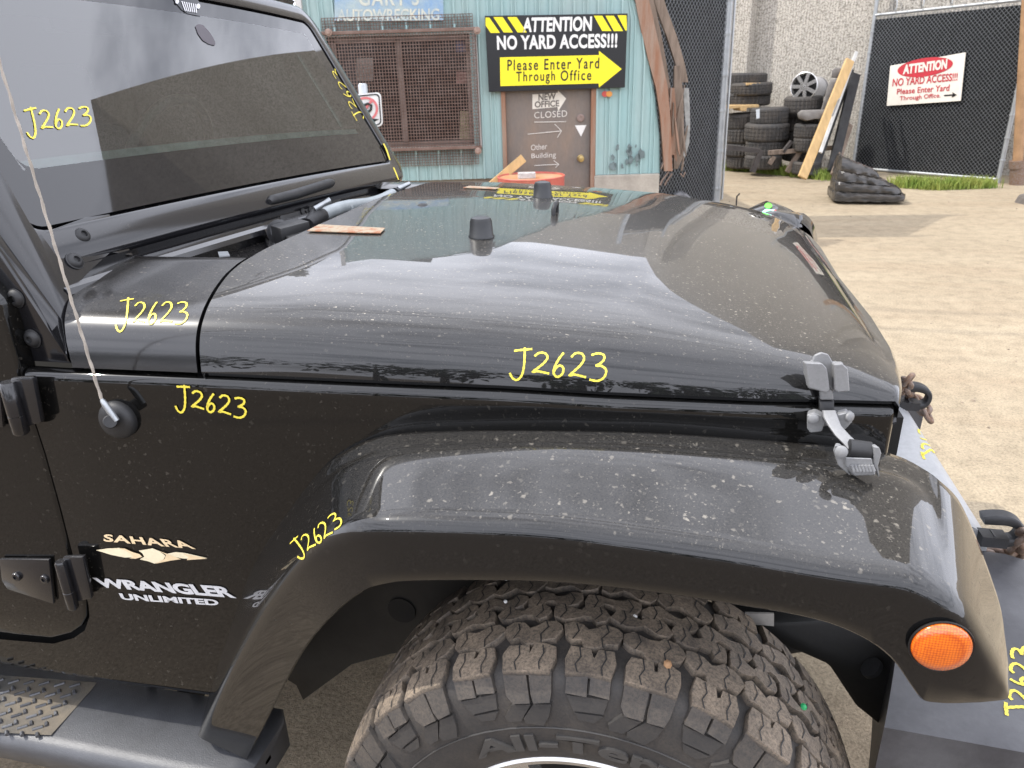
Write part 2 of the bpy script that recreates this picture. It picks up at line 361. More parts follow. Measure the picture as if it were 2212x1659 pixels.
def chalk(name, q, surfn, mat, parent, width=.0033, s='J2623', cells=((0, .2, 0, 1.15), (.22, .4, .2, 1), (.42, .57, .1, 1), (.6, .78, .1, 1), (.8, 1, .0, 1.0))):
    """hand-written number: strokes laid on a surface"""
    mb = MB()
    for ch, (u0, u1, v0, v1) in zip(s, cells):
        for st in STROKES[ch]:
            P = catmull([(x, y, 0) for x, y in st], 5); pts = []; nr = []
            for p in P:
                h, nn = surfn(*quad(q, lerp(u0, u1, p.x), lerp(v0, v1, p.y)))
                if h is not None: pts.append(h); nr.append(nn)
            if len(pts) > 1: ribbon(mb, pts, nr, width)
    return mb.build(name, mat, parent, fix=False)
def planesurf(ax, val, nrm): return lambda x, y: (at(x, y, ax, val), V3(nrm))
# ================================================================== the car
car = thing('off_road_car', 'dusty black four-door off-roader with yellow paint-marker numbers, an all-terrain front tyre and no wipers', 'car', (0, 0, 0))

def hw(X): return tab(X, ((-2.2, .775), (-.83, .762), (-.6, .75), (-.3, .727), (0, .70), (.2, .672), (.33, .645), (.42, .63)))
def zb(X): return tab(X, ((-.9, 1.113), (-.6, 1.113), (-.14, 1.106), (.36, 1.086), (.45, 1.084)))
def zc(X): return tab(X, ((-.9, 1.25), (-.45, 1.25), (-.2, 1.237), (.03, 1.218), (.2, 1.187), (.28, 1.166), (.33, 1.148), (.37, 1.126), (.395, 1.104), (.41, 1.088), (.42, 1.078)))
GP = ((0, 0), (.1, .005), (.2, .02), (.3, .043), (.4, .07), (.55, .122), (.66, .172), (.76, .232), (.84, .30), (.90, .375), (.94, .46), (.965, .56), (.982, .68), (.993, .82), (1, 1.0))
GS = catmull([(a, b, 0) for a, b in GP], 3)
def gfun(t):
    t = abs(t)
    for a, b in zip(GS, GS[1:]):
        if t <= b.x: return a.y+(b.y-a.y)*(t-a.x)/max(1e-9, b.x-a.x)
    return 1.0
def hoodpt(X, t, off=0.0):
    z1 = zb(X); z0 = max(zc(X), z1+.012)
    return V3((X, t*(hw(X)+off), z0-(z0-z1)*gfun(t)+off))
def Xrear(t):
    t = abs(t); return tab(t, ((0, -.626), (.2, -.624), (.42, -.634), (.6, -.650), (.7, -.650), (.77, -.642), (.84, -.628), (.89, -.617), (.944, -.606), (1, -.598)))
def Xfront(t):
    t = abs(t); return tab(t, ((0, .410), (.45, .418), (.7, .414), (.85, .402), (.95, .388), (1, .379)))
TS = [-p.x for p in reversed(GS)] + [p.x for p in GS[1:]]
mb = MB(); rows = []
for i in range(45):
    u = i/44; u = 1-(1-u)**1.35
    r = []
    for t in TS: r.append(hoodpt(lerp(Xrear(t)+.003, Xfront(t), u), t))
    if i == 0: rows.append([p+V3((.004, 0, -.012)) for p in r]); 
    rows.append(r)
last = rows[-1]
rows.append([p+V3((.006, 0, -.008)) for p in last]); rows.append([p+V3((.006, 0, -.03)) for p in last]); rows.append([p+V3((-.02, 0, -.04)) for p in last])
rows = [[r[0]+V3((0, .02, -.004))]+[r[0]+V3((0, .004, -.006))]+r+[r[-1]+V3((0, -.004, -.006))]+[r[-1]+V3((0, -.02, -.004))] for r in rows]
mb.grid(rows)
hood = mb.build('hood', P_HOOD, car, smooth=42)
hbvh = BVHTree.FromPolygons(mb.v, mb.f)
def onhood(x, y, off=.0009): return hit(hbvh, x, y, off)
chalk('number', ((1108, 762), (1316, 764), (1312, 822), (1101, 815)), onhood, YEL, hood)
# cowl side panel behind the hood, both sides of the car
def Xback(t):
    return tab(abs(t), ((.644, -.935), (.747, -.908), (.834, -.884), (.891, -.864), (.93, -.846), (.957, -.835), (.987, -.82), (1, -.812)))
cowls = []
for sgn in (-1, 1):
    mb = MB(); rows = []
    ts = [p.x for p in GS if p.x > .645]
    for i in range(17):
        u = i/16; r = []
        for t in ts: r.append(hoodpt(lerp(Xback(t), Xrear(t)-.0045, u), sgn*t, -.001))
        rows.append(r)
    rows = [[r[0]+V3((0, -sgn*.035, -.014))]+r+[r[-1]+V3((0, -sgn*.02, -.003))] for r in rows]
    rows.append([p+V3((0, 0, -.02)) for p in rows[-1]]); rows.insert(0, [p+V3((0, -sgn*.004, -.02)) for p in rows[0]])
    mb.grid(rows)
    c = mb.build('cowl_side', P_COWL, car, smooth=42); cowls.append((c, mb))
cowl, cmb = cowls[0]
cbvh = BVHTree.FromPolygons(cmb.v, cmb.f)
chalk('number', ((258, 655), (412, 653), (406, 697), (250, 712)), lambda x, y: hit(cbvh, x, y, .0009), YEL, cowl)
# torn plastic clip and slots along the cowl side's inner edge
mb = MB()
for x0, x1, y in ((470, 500, 548),):
    mb.add([onp(x, yy, V3((0, 0, 1.216)), V3((0, 0, 1))) for x, yy in ((471, 546), (492, 545), (497, 554), (474, 556))], [(0, 1, 2, 3)])
mb.build('clip', STEEL, cowl, fix=False, solid=.002)

# ------------------------------------------------ fender side panel
SY = .006
gap = [(-.80, 1.12)]
GAPPX = [(47, 790), (62, 873), (97, 979), (129, 1094), (163, 1227), (189, 1302), (192, 1335), (181, 1358), (158, 1374), (114, 1386), (34, 1379), (-60, 1370)]
YS = -.768
GAP = [at(x, y, 1, YS) for x, y in GAPPX]
def XL(z):
    pts = GAP[:7]
    if z >= pts[0].z: return pts[0].x+.0025
    for a, b in zip(pts, pts[1:]):
        if z >= b.z: return lerp(a.x, b.x, (a.z-z)/max(1e-6, a.z-b.z))+.0025
    return None
RIN = [((430, 1578), -.775), ((470, 1440), -.757), ((540, 1240), -.757), ((620, 1110), -.755), ((700, 1010), -.75), ((770, 962), -.742), ((850, 938), -.735), ((1000, 929), -.722),
       ((1200, 929), -.711), ((1400, 933), -.695), ((1600, 945), -.674), ((1760, 957), -.655), ((1860, 968), -.642), ((1940, 985), -.648), ((2000, 1016), -.675), ((2028, 1037), -.70),
       ((2068, 1076), -.705), ((2100, 1140), -.725), ((2132, 1222), -.755), ((2159, 1303), -.79), ((2170, 1366), -.825), ((2179, 1443), -.865), ((2181, 1497), -.89)]
RCR = [((426, 1592), -.805), ((503, 1434), -.835), ((578, 1298), -.87), ((650, 1203), -.90), ((737, 1147), -.92), ((800, 1132), -.929), ((870, 1128), -.931), ((1000, 1130), -.932),
       ((1200, 1140), -.932), ((1440, 1171), -.932), ((1620, 1197), -.932), ((1760, 1221), -.932), ((1860, 1236), -.932), ((1963, 1252), -.932), ((2045, 1294), -.931), ((2085, 1328), -.929),
       ((2100, 1348), -.928), ((2115, 1372), -.927), ((2132, 1402), -.925), ((2150, 1434), -.922), ((2162, 1457), -.918), ((2174, 1482), -.912), ((2180, 1500), -.904)]
RLP = [((532, 1640), -.805), ((590, 1522), -.836), ((650, 1410), -.872), ((712, 1332), -.905), ((780, 1277), -.922), ((840, 1258), -.93), ((905, 1253), -.932), ((1040, 1252), -.932),
       ((1200, 1256), -.932), ((1400, 1276), -.932), ((1600, 1306), -.932), ((1760, 1335), -.932), ((1860, 1372), -.932), ((1928, 1420), -.93), ((1975, 1485), -.93), ((1997, 1512), -.929),
       ((2030, 1518), -.928), ((2060, 1519), -.926), ((2090, 1518), -.923), ((2118, 1517), -.92), ((2140, 1515), -.916), ((2160, 1513), -.911), ((2176, 1510), -.904)]
IN = [at(*q, 1, y) for q, y in RIN]; CRS = [at(*q, 1, y) for q, y in RCR]; LIP = [at(*q, 1, y) for q, y in RLP]
K = 4
IN, CRS, LIP = catmull(IN, K), catmull(CRS, K), catmull(LIP, K)
def XRz(z):
    for a, b in zip(IN, IN[1:]):
        if a.z <= z <= b.z: return lerp(a.x, b.x, (z-a.z)/max(1e-6, b.z-a.z))
    return IN[0].x
def sidey(X): return -(hw(X)+SY)
mb = MB(); rows = []
NC = 60; XF = .374; ZM = 1.0
def beltsec(X, xl_shift=True):
    y = sidey(X); z = zb(X)
    return [V3((X, y+.045, z-.02)), V3((X, y+.022, z-.008)), V3((X, y+.010, z-.0085)), V3((X, y+.004, z-.012)), V3((X, y+.001, z-.018)), V3((X, y, z-.027)), V3((X, y, z-.033))]
for i in range(NC):
    u = i/(NC-1); X = lerp(XL(1.09), XF, u); r = beltsec(X)
    z0 = r[-1].z
    for j in range(1, 6):
        z = lerp(z0, ZM, j/5); Xj = lerp(XL(z), XF, u); r.append(V3((Xj, sidey(Xj), z)))
    rows.append(r)
for dx, dy, in ((.004, .002), (.007, .007), (.008, .02), (.008, .10)):
    rows.append([p+V3((dx, dy, 0)) for p in rows[NC-1]])
mb.grid(rows)
rows = []
for j in range(40):
    z = lerp(ZM, at(100, 1446, 1, YS).z+.004, j/39); a = XL(z)
    if a is None or z < GAP[6].z:
        # below the door: run back under it
        zz = z; a = -1.9
        lim = None
    b = XRz(z)+.02
    rows.append((z, a, b))
up = [q for q in rows if q[1] > -1.5]; lo = [q for q in rows if q[1] < -1.5]
mb.grid([[V3((lerp(a, b, u/14), sidey(lerp(a, b, u/14)), z)) for u in range(15)] for z, a, b in up])
# below the door's corner: the sill follows the curve of the gap
zt = up[-1][0]; zlow = lo[-1][0]
cor = [p+V3((.002, 0, -.003)) for p in GAP[6:]] + [at(-60, 1370, 1, YS)+V3((-.8, 0, -.003))]
cor[0] = V3((up[-1][1], 0, zt))
bx = XRz(zlow)+.02
pts = [(up[-1][2], zt)] + [(p.x, p.z) for p in cor]
for (x0, z0), (x1, z1) in zip(pts, pts[1:]):
    q = [V3((x0, sidey(x0), z0)), V3((x1, sidey(x1), z1)), V3((x1, sidey(x1), zlow)), V3((x0, sidey(x0), zlow))]
    mb.add(q, [(0, 1, 2, 3)])
mb.add([V3((up[-1][2], sidey(-.7), zt)), V3((up[-1][2], sidey(-.7), zlow)), V3((bx, sidey(-.7), zlow)), V3((bx, sidey(-.7), lerp(zt, zlow, .8)))], [(0, 1, 2, 3)])
# turned-under lower edge
mb.grid([[V3((x, sidey(x), zlow)), V3((x, sidey(x)+.006, zlow-.012)), V3((x, sidey(x)+.03, zlow-.02)), V3((x, sidey(x)+.12, zlow-.02))] for x in (-2.4, -1.4, -1.1, -.9, bx)])
panel = mb.build('fender_panel', P_SIDE, car, smooth=35)
mb2 = MB(); mb2.grid(rows=[[V3((x, sidey(x)-.0012, 1.12)), V3((x, sidey(x)-.0012, .3))] for x in [-2.4+.05*i for i in range(48)]])
sbvh = BVHTree.FromPolygons(mb2.v, mb2.f)
def onside(x, y): return hit(sbvh, x, y, .0006)
def onside_p(x, y): return hit(sbvh, x, y, .0006)[0]
chalk('number', ((380, 838), (536, 862), (533, 903), (380, 885)), onside, YEL, panel, width=.0037)
# mirrored far side, plain
mb = MB(); mb.grid([[V3((x, -p.y, p.z)) for p in beltsec(x)]+[V3((x, -sidey(x), .95))] for x in (-2.4, -1.2, -.83, -.6, -.3, 0, .2, .33, .385)])
mb.grid([[V3((x, -sidey(x), .95)), V3((x, -sidey(x), .45))] for x in (-2.4, -1.2, -.83, -.55)])
mb.build('fender_panel', P_SIDE, car, smooth=35)
# decals on the side
DS = lambda q, d=0: (lambda x, y: hit(sbvh, x, y, .0006+d)[0])
SF = DS(0)
lettering('model_lettering', 'SAHARA', ((225, 1153), (402, 1168), (424, 1186), (224, 1169)), SF, CREAM, panel, bold=.03, space=1.1)
def pxpoly(name, polys, surf, mat, parent):
    mb = MB()
    for P in polys: mb.add([surf(x, y) for x, y in P], [tuple(range(len(P)))])
    return mb.build(name, mat, parent, fix=False)
pxpoly('dune_emblem', [[(208, 1188), (234, 1184), (258, 1183), (275, 1190), (292, 1203), (270, 1204), (240, 1198)], [(300, 1189), (330, 1184), (345, 1190), (358, 1200), (352, 1211), (334, 1217), (320, 1212), (302, 1208), (312, 1202), (308, 1195)],
   [(360, 1196), (380, 1192), (400, 1194), (448, 1205), (420, 1207), (395, 1206), (375, 1202)]], SF, CREAM2, panel)
pxpoly('dune_shading', [[(258, 1183), (270, 1184), (288, 1192), (302, 1196), (308, 1202), (294, 1206), (280, 1205), (290, 1201), (275, 1190)], [(345, 1189), (368, 1198), (392, 1207), (370, 1210), (336, 1217), (356, 1207), (360, 1198)], [(398, 1196), (448, 1206), (404, 1209), (408, 1203)]], DS(0, .0006), CREAM, panel)
lettering('model_lettering', 'WRANGLER', ((199, 1247), (494, 1267), (512, 1292), (214, 1268)), SF, GREYL, panel, bold=.045, space=.96)
lettering('model_lettering', 'UNLIMITED', ((257, 1281), (470, 1295), (474, 1308), (264, 1295)), SF, GREYL, panel, bold=.04, space=1.0)
# ------------------------------------------------ door
mb = MB()
DP = [(-200, 560), (-60, 590), (-2, 655), (36, 780), (57, 873), (92, 979), (124, 1094), (158, 1227), (184, 1302), (186, 1332), (176, 1353), (154, 1369), (112, 1380), (34, 1373), (-400, 1350)]
P = [at(x, y, 1, -.772) for x, y in DP]; P[0] = V3((-2.4, -.772, P[0].z+.1)); P[-1] = V3((-2.4, -.772, P[-2].z-.02))
mb.prism(P, (0, .035, 0))
door = mb.build('door', P_SIDE, car, bevel=.006, seg=3, smooth=40)
# black depth of the door gap and sill
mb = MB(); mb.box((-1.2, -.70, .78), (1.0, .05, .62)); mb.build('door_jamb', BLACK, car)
def hinge(cx, cy, px_h, barrel_r, plate, bolts):
    mb = MB(); P = [at(x, y, 1, -.774) for x, y in plate]; mb.prism(P, (0, -.007, 0))
    h = mb.build('hinge', P_TRIM, car, bevel=.002, seg=2, smooth=40)
    a = at(cx-4, cy-px_h/2, 1, -.795); b = at(cx+14, cy+px_h/2, 1, -.795); b.x = a.x+(b.x-a.x)*.25
    mb = MB(); ax = (b-a); mid = a+ax*.5
    mb.lathe([(0, 0), (barrel_r*.8, 0), (barrel_r, .003), (barrel_r, ax.length*.62), (barrel_r*.93, ax.length*.625), (barrel_r*.93, ax.length*.635), (barrel_r, ax.length*.64), (barrel_r, ax.length-.003), (barrel_r*.8, ax.length), (0, ax.length)], a, ax, 20, caps=False)
    mb.build('hinge_barrel', P_TRIM, h, smooth=40)
    mb = MB(); 
    mb.prism([mid+ax*.42+V3((.0, .004, 0)), mid-ax*.55+V3((.0, .004, 0)), mid-ax*.60+V3((.042, .006, 0)), mid+ax*.30+V3((.036, .006, 0))], (0, .010, 0))
    mb.build('hinge_leaf', P_TRIM, h, bevel=.004, seg=2, smooth=40)
    for bx_, by_ in bolts:
        c = at(bx_, by_, 1, -.781); mb = MB(); mb.lathe([(.0085, 0), (.009, .002), (.0075, .0045), (.004, .005), (.0035, .002), (0, .002)], c, (0, -1, 0), 14, caps=False); mb.build('bolt', P_TRIM, h, smooth=50)
hinge(134, 1262, 100, .0095, [(5, 1203), (112, 1204), (122, 1300), (22, 1268), (10, 1250)], ((37, 1245), (98, 1250)))
hinge(20, 880, 110, .0125, [(-120, 830), (6, 826), (14, 920), (-110, 905)], ((-60, 870),))
# ------------------------------------------------ front fender flare
def FZ(x): return .03+.075*max(0, min(1, (x-.2)/.14))
def flare(parent_label, mirror=False):
    mb = MB(); rows = []; n = len(IN)
    for i in range(n):
        I, C, Lp = IN[i], CRS[i], LIP[i]
        f = i/(n-1)
        a = (I-C); b = (Lp-C); la = min(.032, a.length*.4); lb = min(.022, b.length*.4)
        A = C+a.normalized()*la; B = C+b.normalized()*lb
        r = []
        Ii = I+(V3((.0, .03, -.03)) if f < .66 else V3((-.01, .05, -.02))); r.append(Ii)
        nrm = (a.cross(CRS[min(i+1, n-1)]-CRS[max(i-1, 0)])).normalized()
        if nrm.dot(C-V3((-.02, -.93, .45))) < 0: nrm = -nrm
        ch = .009*max(0, min(1, min((f-.16)/.2, (.64-f)/.1)))
        r.append(I); 
        for t, d in ((.07, .5), (.14, .7), (.19, .35), (.23, .4), (.28, 1.3), (.34, 2.0), (.42, 2.0), (.55, 1.62), (.75, .92)):
            r.append(lerp(I, A, t)+nrm*(ch*d))
        for t in (0, .2, .4, .6, .8, 1): r.append(A*(1-t)**2+C*2*t*(1-t)+B*t*t)
        for t in (.35, .7): r.append(lerp(B, Lp, t))
        r.append(Lp); r.append(Lp+V3((0, .004, -.004))); r.append(Lp+V3((0, .016, -.003))); r.append(Lp+V3((0, .02, .01)))
        r.append(lerp(Lp, I, .5)+(V3((0, 0, -.02)) if f < .66 else V3((-.04, .02, 0))))
        if mirror: r = [V3((p.x, -p.y, p.z+FZ(p.x))) for p in r]
        rows.append(r)
    mb.grid(rows, flip=mirror)
    return mb.build('fender_flare', P_FLARE, car, smooth=50), mb
fl, fmb = flare('', False)
fl2, _ = flare('', True)
fbvh = BVHTree.FromPolygons(fmb.v, fmb.f)
def onflare(x, y, off=.0009): return hit(fbvh, x, y, off)
chalk('number', ((627, 1176), (728, 1104), (746, 1132), (648, 1208)), onflare, YEL, fl, width=.0028, cells=((0, .2, 0, 1.1), (.2, .38, .1, .95), (.4, .55, .05, .9), (.56, .74, .05, .95), (.78, 1, .1, 1.0)))
# amber side marker
mb = MB(); c = at(2032, 1394, 1, -.933); rads = .030
mb.lathe([(rads*1.0, 0), (rads*1.0, .003), (rads*.93, .0065), (rads*.6, .009), (0, .010)], c, (0.05, -1, .02), 40, caps=False)
mk = mb.build('side_marker', AMBER, fl, smooth=60)
mb = MB(); mb.lathe([(rads*1.0, -.002), (rads*1.08, .001), (rads*1.06, .003), (rads*1.0, .002)], c, (0.05, -1, .02), 40, caps=False); mb.build('marker_bezel', BLACK, fl, smooth=60)
# stickers on the far flare
def onflare2(x, y):
    b = BVHTree.FromPolygons([V3((p.x, -p.y, p.z+FZ(p.x))) for p in fmb.v], fmb.f); return hit(b, x, y, .002)[0]
b2 = BVHTree.FromPolygons([V3((p.x, -p.y, p.z+FZ(p.x))) for p in fmb.v], fmb.f)
STK_G = M('green round sticker', (.12, .80, .03), .4, var=.03, fine=0); STK_T = M('mint sticker', (.33, .78, .62), .5, var=.05, fine=0); STK_R = M('red sticker stripe', (.45, .06, .06), .5, var=.05, fine=0)
def sticker(name, poly, mat, off):
    P = [hit(b2, x, y, off)[0] for x, y in poly]; P = [p for p in P if p is not None]
    if len(P) > 2:
        mb = MB(); mb.add(P, [tuple(range(len(P)))]); mb.build(name, mat, fl2, fix=False)
sticker('round_sticker', [(1660+8*math.cos(k*.5236), 446+6*math.sin(k*.5236)) for k in range(12)], STK_G, .003)
sticker('paper_sticker', [(1654, 452), (1673, 454), (1662, 468), (1640, 464)], STK_T, .002)
sticker('red_sticker', [(1673, 454), (1677, 455), (1666, 470), (1662, 468)], STK_R, .002)
# ------------------------------------------------ hood latch
latch = thing('hood_latch', None, None); latch['label'] = 'grey hood latch with ribbed pull lever'; latch.parent = car
def lp(x, y, Y): return at(x, y, 1, Y)
HN = V3((.05, -.94, .33)).normalized()
def poly_on(pxs, Y, thick, nv=HN):
    mb = MB(); P = [lp(x, y, Y) for x, y in pxs]; return P
# catch on the hood: a stepped block with two ears
mb = MB()
def slabpx(mb, pxs, Y, t, nv=V3((0, -1, .25))):
    P = [lp(x, y, Y) for x, y in pxs]; nv = nv.normalized(); mb.prism(P, nv*t)
slabpx(mb, [(1735, 803), (1737, 783), (1752, 779), (1758, 766), (1772, 760), (1787, 764), (1796, 780), (1818, 781), (1824, 800), (1828, 838), (1790, 846), (1745, 838)], -.655, .008)
slabpx(mb, [(1733, 779), (1770, 781), (1780, 792), (1786, 838), (1778, 843), (1742, 833)], -.660, .022)
slabpx(mb, [(1795, 783), (1812, 781), (1824, 792), (1828, 840), (1802, 842), (1796, 836)], -.660, .022)
k1 = mb.build('catch', LATCH, latch, bevel=.0012, seg=1, smooth=20)
mb = MB(); slabpx(mb, [(1768, 838), (1796, 840), (1799, 862), (1770, 862)], -.662, .008); mb.build('catch_foot', LATCH, latch, bevel=.002, seg=2, smooth=50)
mb = MB(); rowsx = []
for x0, x1, y, Y in ((1769, 1800, 858, -.660), (1770, 1802, 868, -.668), (1771, 1803, 885, -.672), (1772, 1802, 900, -.672)): rowsx.append([lp(x0, y, Y), lp(x1, y, Y), lp(x1, y, Y)+V3((0, .012, 0)), lp(x0, y, Y)+V3((0, .012, 0))])
mb.grid(rowsx, closed=True); mb.build('rubber_strap', DKPL, latch, bevel=.002, seg=2, smooth=50)
mb = MB()
slabpx(mb, [(1745, 887), (1760, 882), (1778, 889), (1782, 905), (1776, 922), (1752, 925), (1745, 915)], -.668, .020, V3((-.2, -1, .1)))
slabpx(mb, [(1808, 886), (1828, 882), (1836, 893), (1838, 905), (1826, 918), (1806, 916)], -.668, .020, V3((-.2, -1, .1)))
slabpx(mb, [(1745, 890), (1838, 886), (1838, 912), (1745, 922)], -.662, .008)
mb.build('bracket', LATCH, latch, bevel=.0012, seg=1, smooth=20)
for x, y in ((1757, 904),): 
    mb = MB(); mb.lathe([(.0068, 0), (.0068, .003), (.0055, .004), (0, .0045)], lp(x, y, -.690), (-.15, -1, .1), 18, caps=False); mb.build('pin', LATCH, latch, smooth=50)
mb = MB(); mb.lathe([(.0065, 0), (.0065, .003), (.005, .004), (0, .0045)], lp(1834, 900, -.688), (.6, -.8, .1), 18, caps=False); mb.build('pin', LATCH, latch, smooth=50)
# arm down to the lever
mb = MB(); rowsx = []
for x0, x1, y, Y in ((1778, 1806, 887, -.690), (1779, 1810, 900, -.700), (1790, 1818, 920, -.712), (1804, 1836, 940, -.726), (1822, 1856, 958, -.742), (1832, 1868, 970, -.752)):
    rowsx.append([lp(x0, y, Y), lp(x1, y, Y), lp(x1, y, Y)+V3((0, .010, -.004)), lp(x0, y, Y)+V3((0, .010, -.004))])
mb.grid(rowsx, closed=True); mb.build('arm', LATCH, latch, bevel=.002, seg=2, smooth=50)
mb = MB()
a = lp(1834, 968, -.752); b = lp(1880, 974, -.752); mb.lathe([(0, 0), (.0115, 0), (.0115, (b-a).length), (0, (b-a).length)], a, b-a, 18, caps=False); mb.build('roller', DKPL, latch, smooth=45)
mb = MB()
slabpx(mb, [(1802, 968), (1806, 956), (1816, 958), (1828, 985), (1838, 1022), (1812, 1000)], -.752, .012, V3((-.3, -1, .2)))
slabpx(mb, [(1880, 958), (1892, 960), (1897, 974), (1890, 1000), (1893, 1026), (1880, 1000)], -.752, .012, V3((.1, -1, .2)))
P1 = [lp(x, y, -.766) for x, y in ((1808, 975), (1832, 990), (1880, 990), (1896, 972), (1890, 1000), (1893, 1026), (1846, 1028), (1828, 1016))]
mb.prism([lp(x, y, -.768) for x, y in ((1826, 988), (1884, 990), (1886, 1004), (1892, 1026), (1846, 1028), (1826, 1006))], V3((0, .012, -.006)))
lever = mb.build('lever', LATCH, latch, bevel=.0012, seg=1, smooth=20)
for i in range(7):
    x = 1842+i*7.2; mb = MB(); mb.tube([lp(x-2, 1005, -.7695), lp(x+3, 1018, -.7705)], .0022, 8); mb.build('grip_rib', LATCH, latch, smooth=60)
mb = MB(); mb.lathe([(.0075, 0), (.0075, .003), (.006, .004), (0, .0045)], lp(1818, 975, -.768), (-.35, -1, .15), 18, caps=False); mb.build('pin', LATCH, latch, smooth=50)
# ------------------------------------------------ things on the hood
def hoodthing(name, prof, x, y, mat, n=28):
    p, nn = hit(hbvh, x, y, -.001); mb = MB(); mb.lathe(prof, p, (V3((0, 0, 1))+nn*.3), n, caps=False); return mb.build(name, mat, hood, smooth=45), p
BUMPER = M('rubber stop', (.02, .021, .023), .42, var=.15, scale=30, fine=.05)
hoodthing('rubber_stop', [(0, 0), (.0245, 0), (.0245, .003), (.0225, .005), (.0205, .03), (.018, .036), (.010, .0385), (0, .039)], 1040, 511, BUMPER)
hoodthing('rubber_stop', [(0, 0), (.0245, 0), (.0245, .003), (.0225, .005), (.0205, .03), (.018, .036), (.010, .0385), (0, .039)], 1172, 426, BUMPER)
p, nn = hit(hbvh, 1199, 462); mb = MB(); mb.tube([p+V3((-.0, -.018, -.004)), p+V3((0, -.018, .012)), p+V3((.002, -.01, .021)), p+V3((.002, .012, .021)), p+V3((0, .02, .012)), p+V3((0, .02, -.004))], .005, 10)
loop = mb.build('footman_loop', DKPL, hood, smooth=60)
p, nn = hit(hbvh, 913, 404+40); mb = MB(); mb.lathe([(0, .004), (.008, .003), (.012, 0)], hit(hbvh, 913, 443)[0], (0, 0, 1), 14, caps=False); mb.build('washer_nozzle', DKPL, hood, smooth=60)
# bare patch where a plate was glued to the hood's rear edge
mb = MB(); P = [hit(hbvh, x, y, .002)[0] for x, y in ((664, 502), (690, 488), (832, 496), (822, 507), (770, 506))]; mb.add(P, [tuple(range(len(P)))]); mb.build('bare_patch', PRIMER, hood, fix=False, solid=.0015)
P = [hit(hbvh, x, y, .002) for x, y in ((1000, 408), (1014, 404), (1080, 408), (1070, 411))]; P = [q[0] for q in P if q[0] is not None]
if len(P) > 2: mb = MB(); mb.add(P, [tuple(range(len(P)))]); mb.build('bare_patch', PRIMER, hood, fix=False, solid=.0015)
# ------------------------------------------------ windscreen
WA, WB, WT = V3((-.93, -.65, 1.30)), V3((-.845, .65, 1.272)), V3((-1.08, .6, 1.661))
WN = (WB-WA).cross(WT-WA).normalized(); WN = WN if WN.x > 0 else -WN
WU = (WT-WA)-(WB-WA).normalized()*((WT-WA).dot((WB-WA).normalized())); WU.normalize()
def wsp(y, s, off=0.0):
    b = .022*(1-(y/.68)**2)
    return WA+(WB-WA)*((y+.65)/1.3)+WU*s+WN*(b+off)
mb = MB(); mb.grid([[wsp(y/20*.9, s/20*1.0-.35) for y in range(-22, 23)] for s in range(21)])
wbvh = BVHTree.FromPolygons(mb.v, mb.f)
def onws(x, y, off=.0015): return hit(wbvh, x, y, off)
def rring(y0, y1, s0, s1, rad, n=6, ny=14, ns=6):
    """rounded rectangle in windscreen coordinates"""
    pts = []
    def arc(cy, cs, a0):
        for k in range(n+1):
            a = a0+math.pi/2*k/n; pts.append((cy+rad*math.cos(a), cs+rad*math.sin(a)))
    arc(y1-rad, s1-rad, 0); 
    for k in range(1, ny): pts.append((lerp(y1-rad, y0+rad, k/ny), s1))
    arc(y0+rad, s1-rad, math.pi/2)
    for k in range(1, ns): pts.append((y0, lerp(s1-rad, s0+rad, k/ns)))
    arc(y0+rad, s0+rad, math.pi)
    for k in range(1, ny): pts.append((lerp(y0+rad, y1-rad, k/ny), s0))
    arc(y1-rad, s0+rad, 1.5*math.pi)
    for k in range(1, ns): pts.append((y1, lerp(s0+rad, s1-rad, k/ns)))
    return pts
GY0, GY1, GS0, GS1 = -.655, .655, 0.0, .47
outer = rring(-.735, .725, -.075, .535, .07); edge = rring(GY0-.008, GY1+.008, -.008, GS1+.008, .035); gl0 = rring(GY0, GY1, GS0, GS1, .03); gl1 = rring(GY0+.055, GY1-.055, .098, GS1-.04, .03)
wframe = None
mb = MB()
mb.grid([[wsp(a, b, -.05) for a, b in outer], [wsp(a, b, -.008) for a, b in outer], [wsp(lerp(a, c, .1), lerp(b, d, .1), .002) for (a, b), (c, d) in zip(outer, edge)], [wsp(lerp(a, c, .25), lerp(b, d, .25), .006) for (a, b), (c, d) in zip(outer, edge)],
         [wsp(lerp(a, c, .9), lerp(b, d, .9), .006) for (a, b), (c, d) in zip(outer, edge)], [wsp(a, b, .003) for a, b in edge], [wsp(a, b, -.012) for a, b in edge], [wsp(a, b, -.06) for a, b in gl1]], closed=True)
wframe = mb.build('windscreen_frame', P_TRIM, car, smooth=40)
mb = MB(); mb.grid([[wsp(a, b, .0) for a, b in gl0], [wsp(a, b, .0) for a, b in gl1]], closed=True)
mb.grid([[wsp(a, b, -.004) for a, b in gl0], [wsp(a, b, -.004) for a, b in gl1]], closed=True)
mb.build('glass_border', FRIT, wframe, fix=False, smooth=180)
mb = MB(); NY, NS = 26, 8
ys = [lerp(GY0+.055, GY1-.055, i/NY) for i in range(NY+1)]; ss = [lerp(.098, GS1-.04, i/NS) for i in range(NS+1)]
mb.grid([[wsp(y, s, 0.0) for y in ys] for s in ss])
ws = mb.build('windscreen', GLASS, wframe, smooth=180, fix=False)
mb = MB(); mb.grid([[wsp(y, s_, -.02) for y in ys] for s_ in (.085, .124)]); mb.build('lit_dash_strip', M('painted lit dash', (.19, .25, .235), .7, var=.5, scale=14), wframe, fix=False)  # pale strip added behind the glass; its colour imitates a sunlit dash top
chalk('number', ((50, 244), (196, 230), (199, 268), (60, 296)), onws, YEL, ws, width=.0034)
chalk('number', ((772, 262), (714, 150), (727, 147), (786, 255)), lambda x, y: onws(x, y), YEL, ws, width=.004)
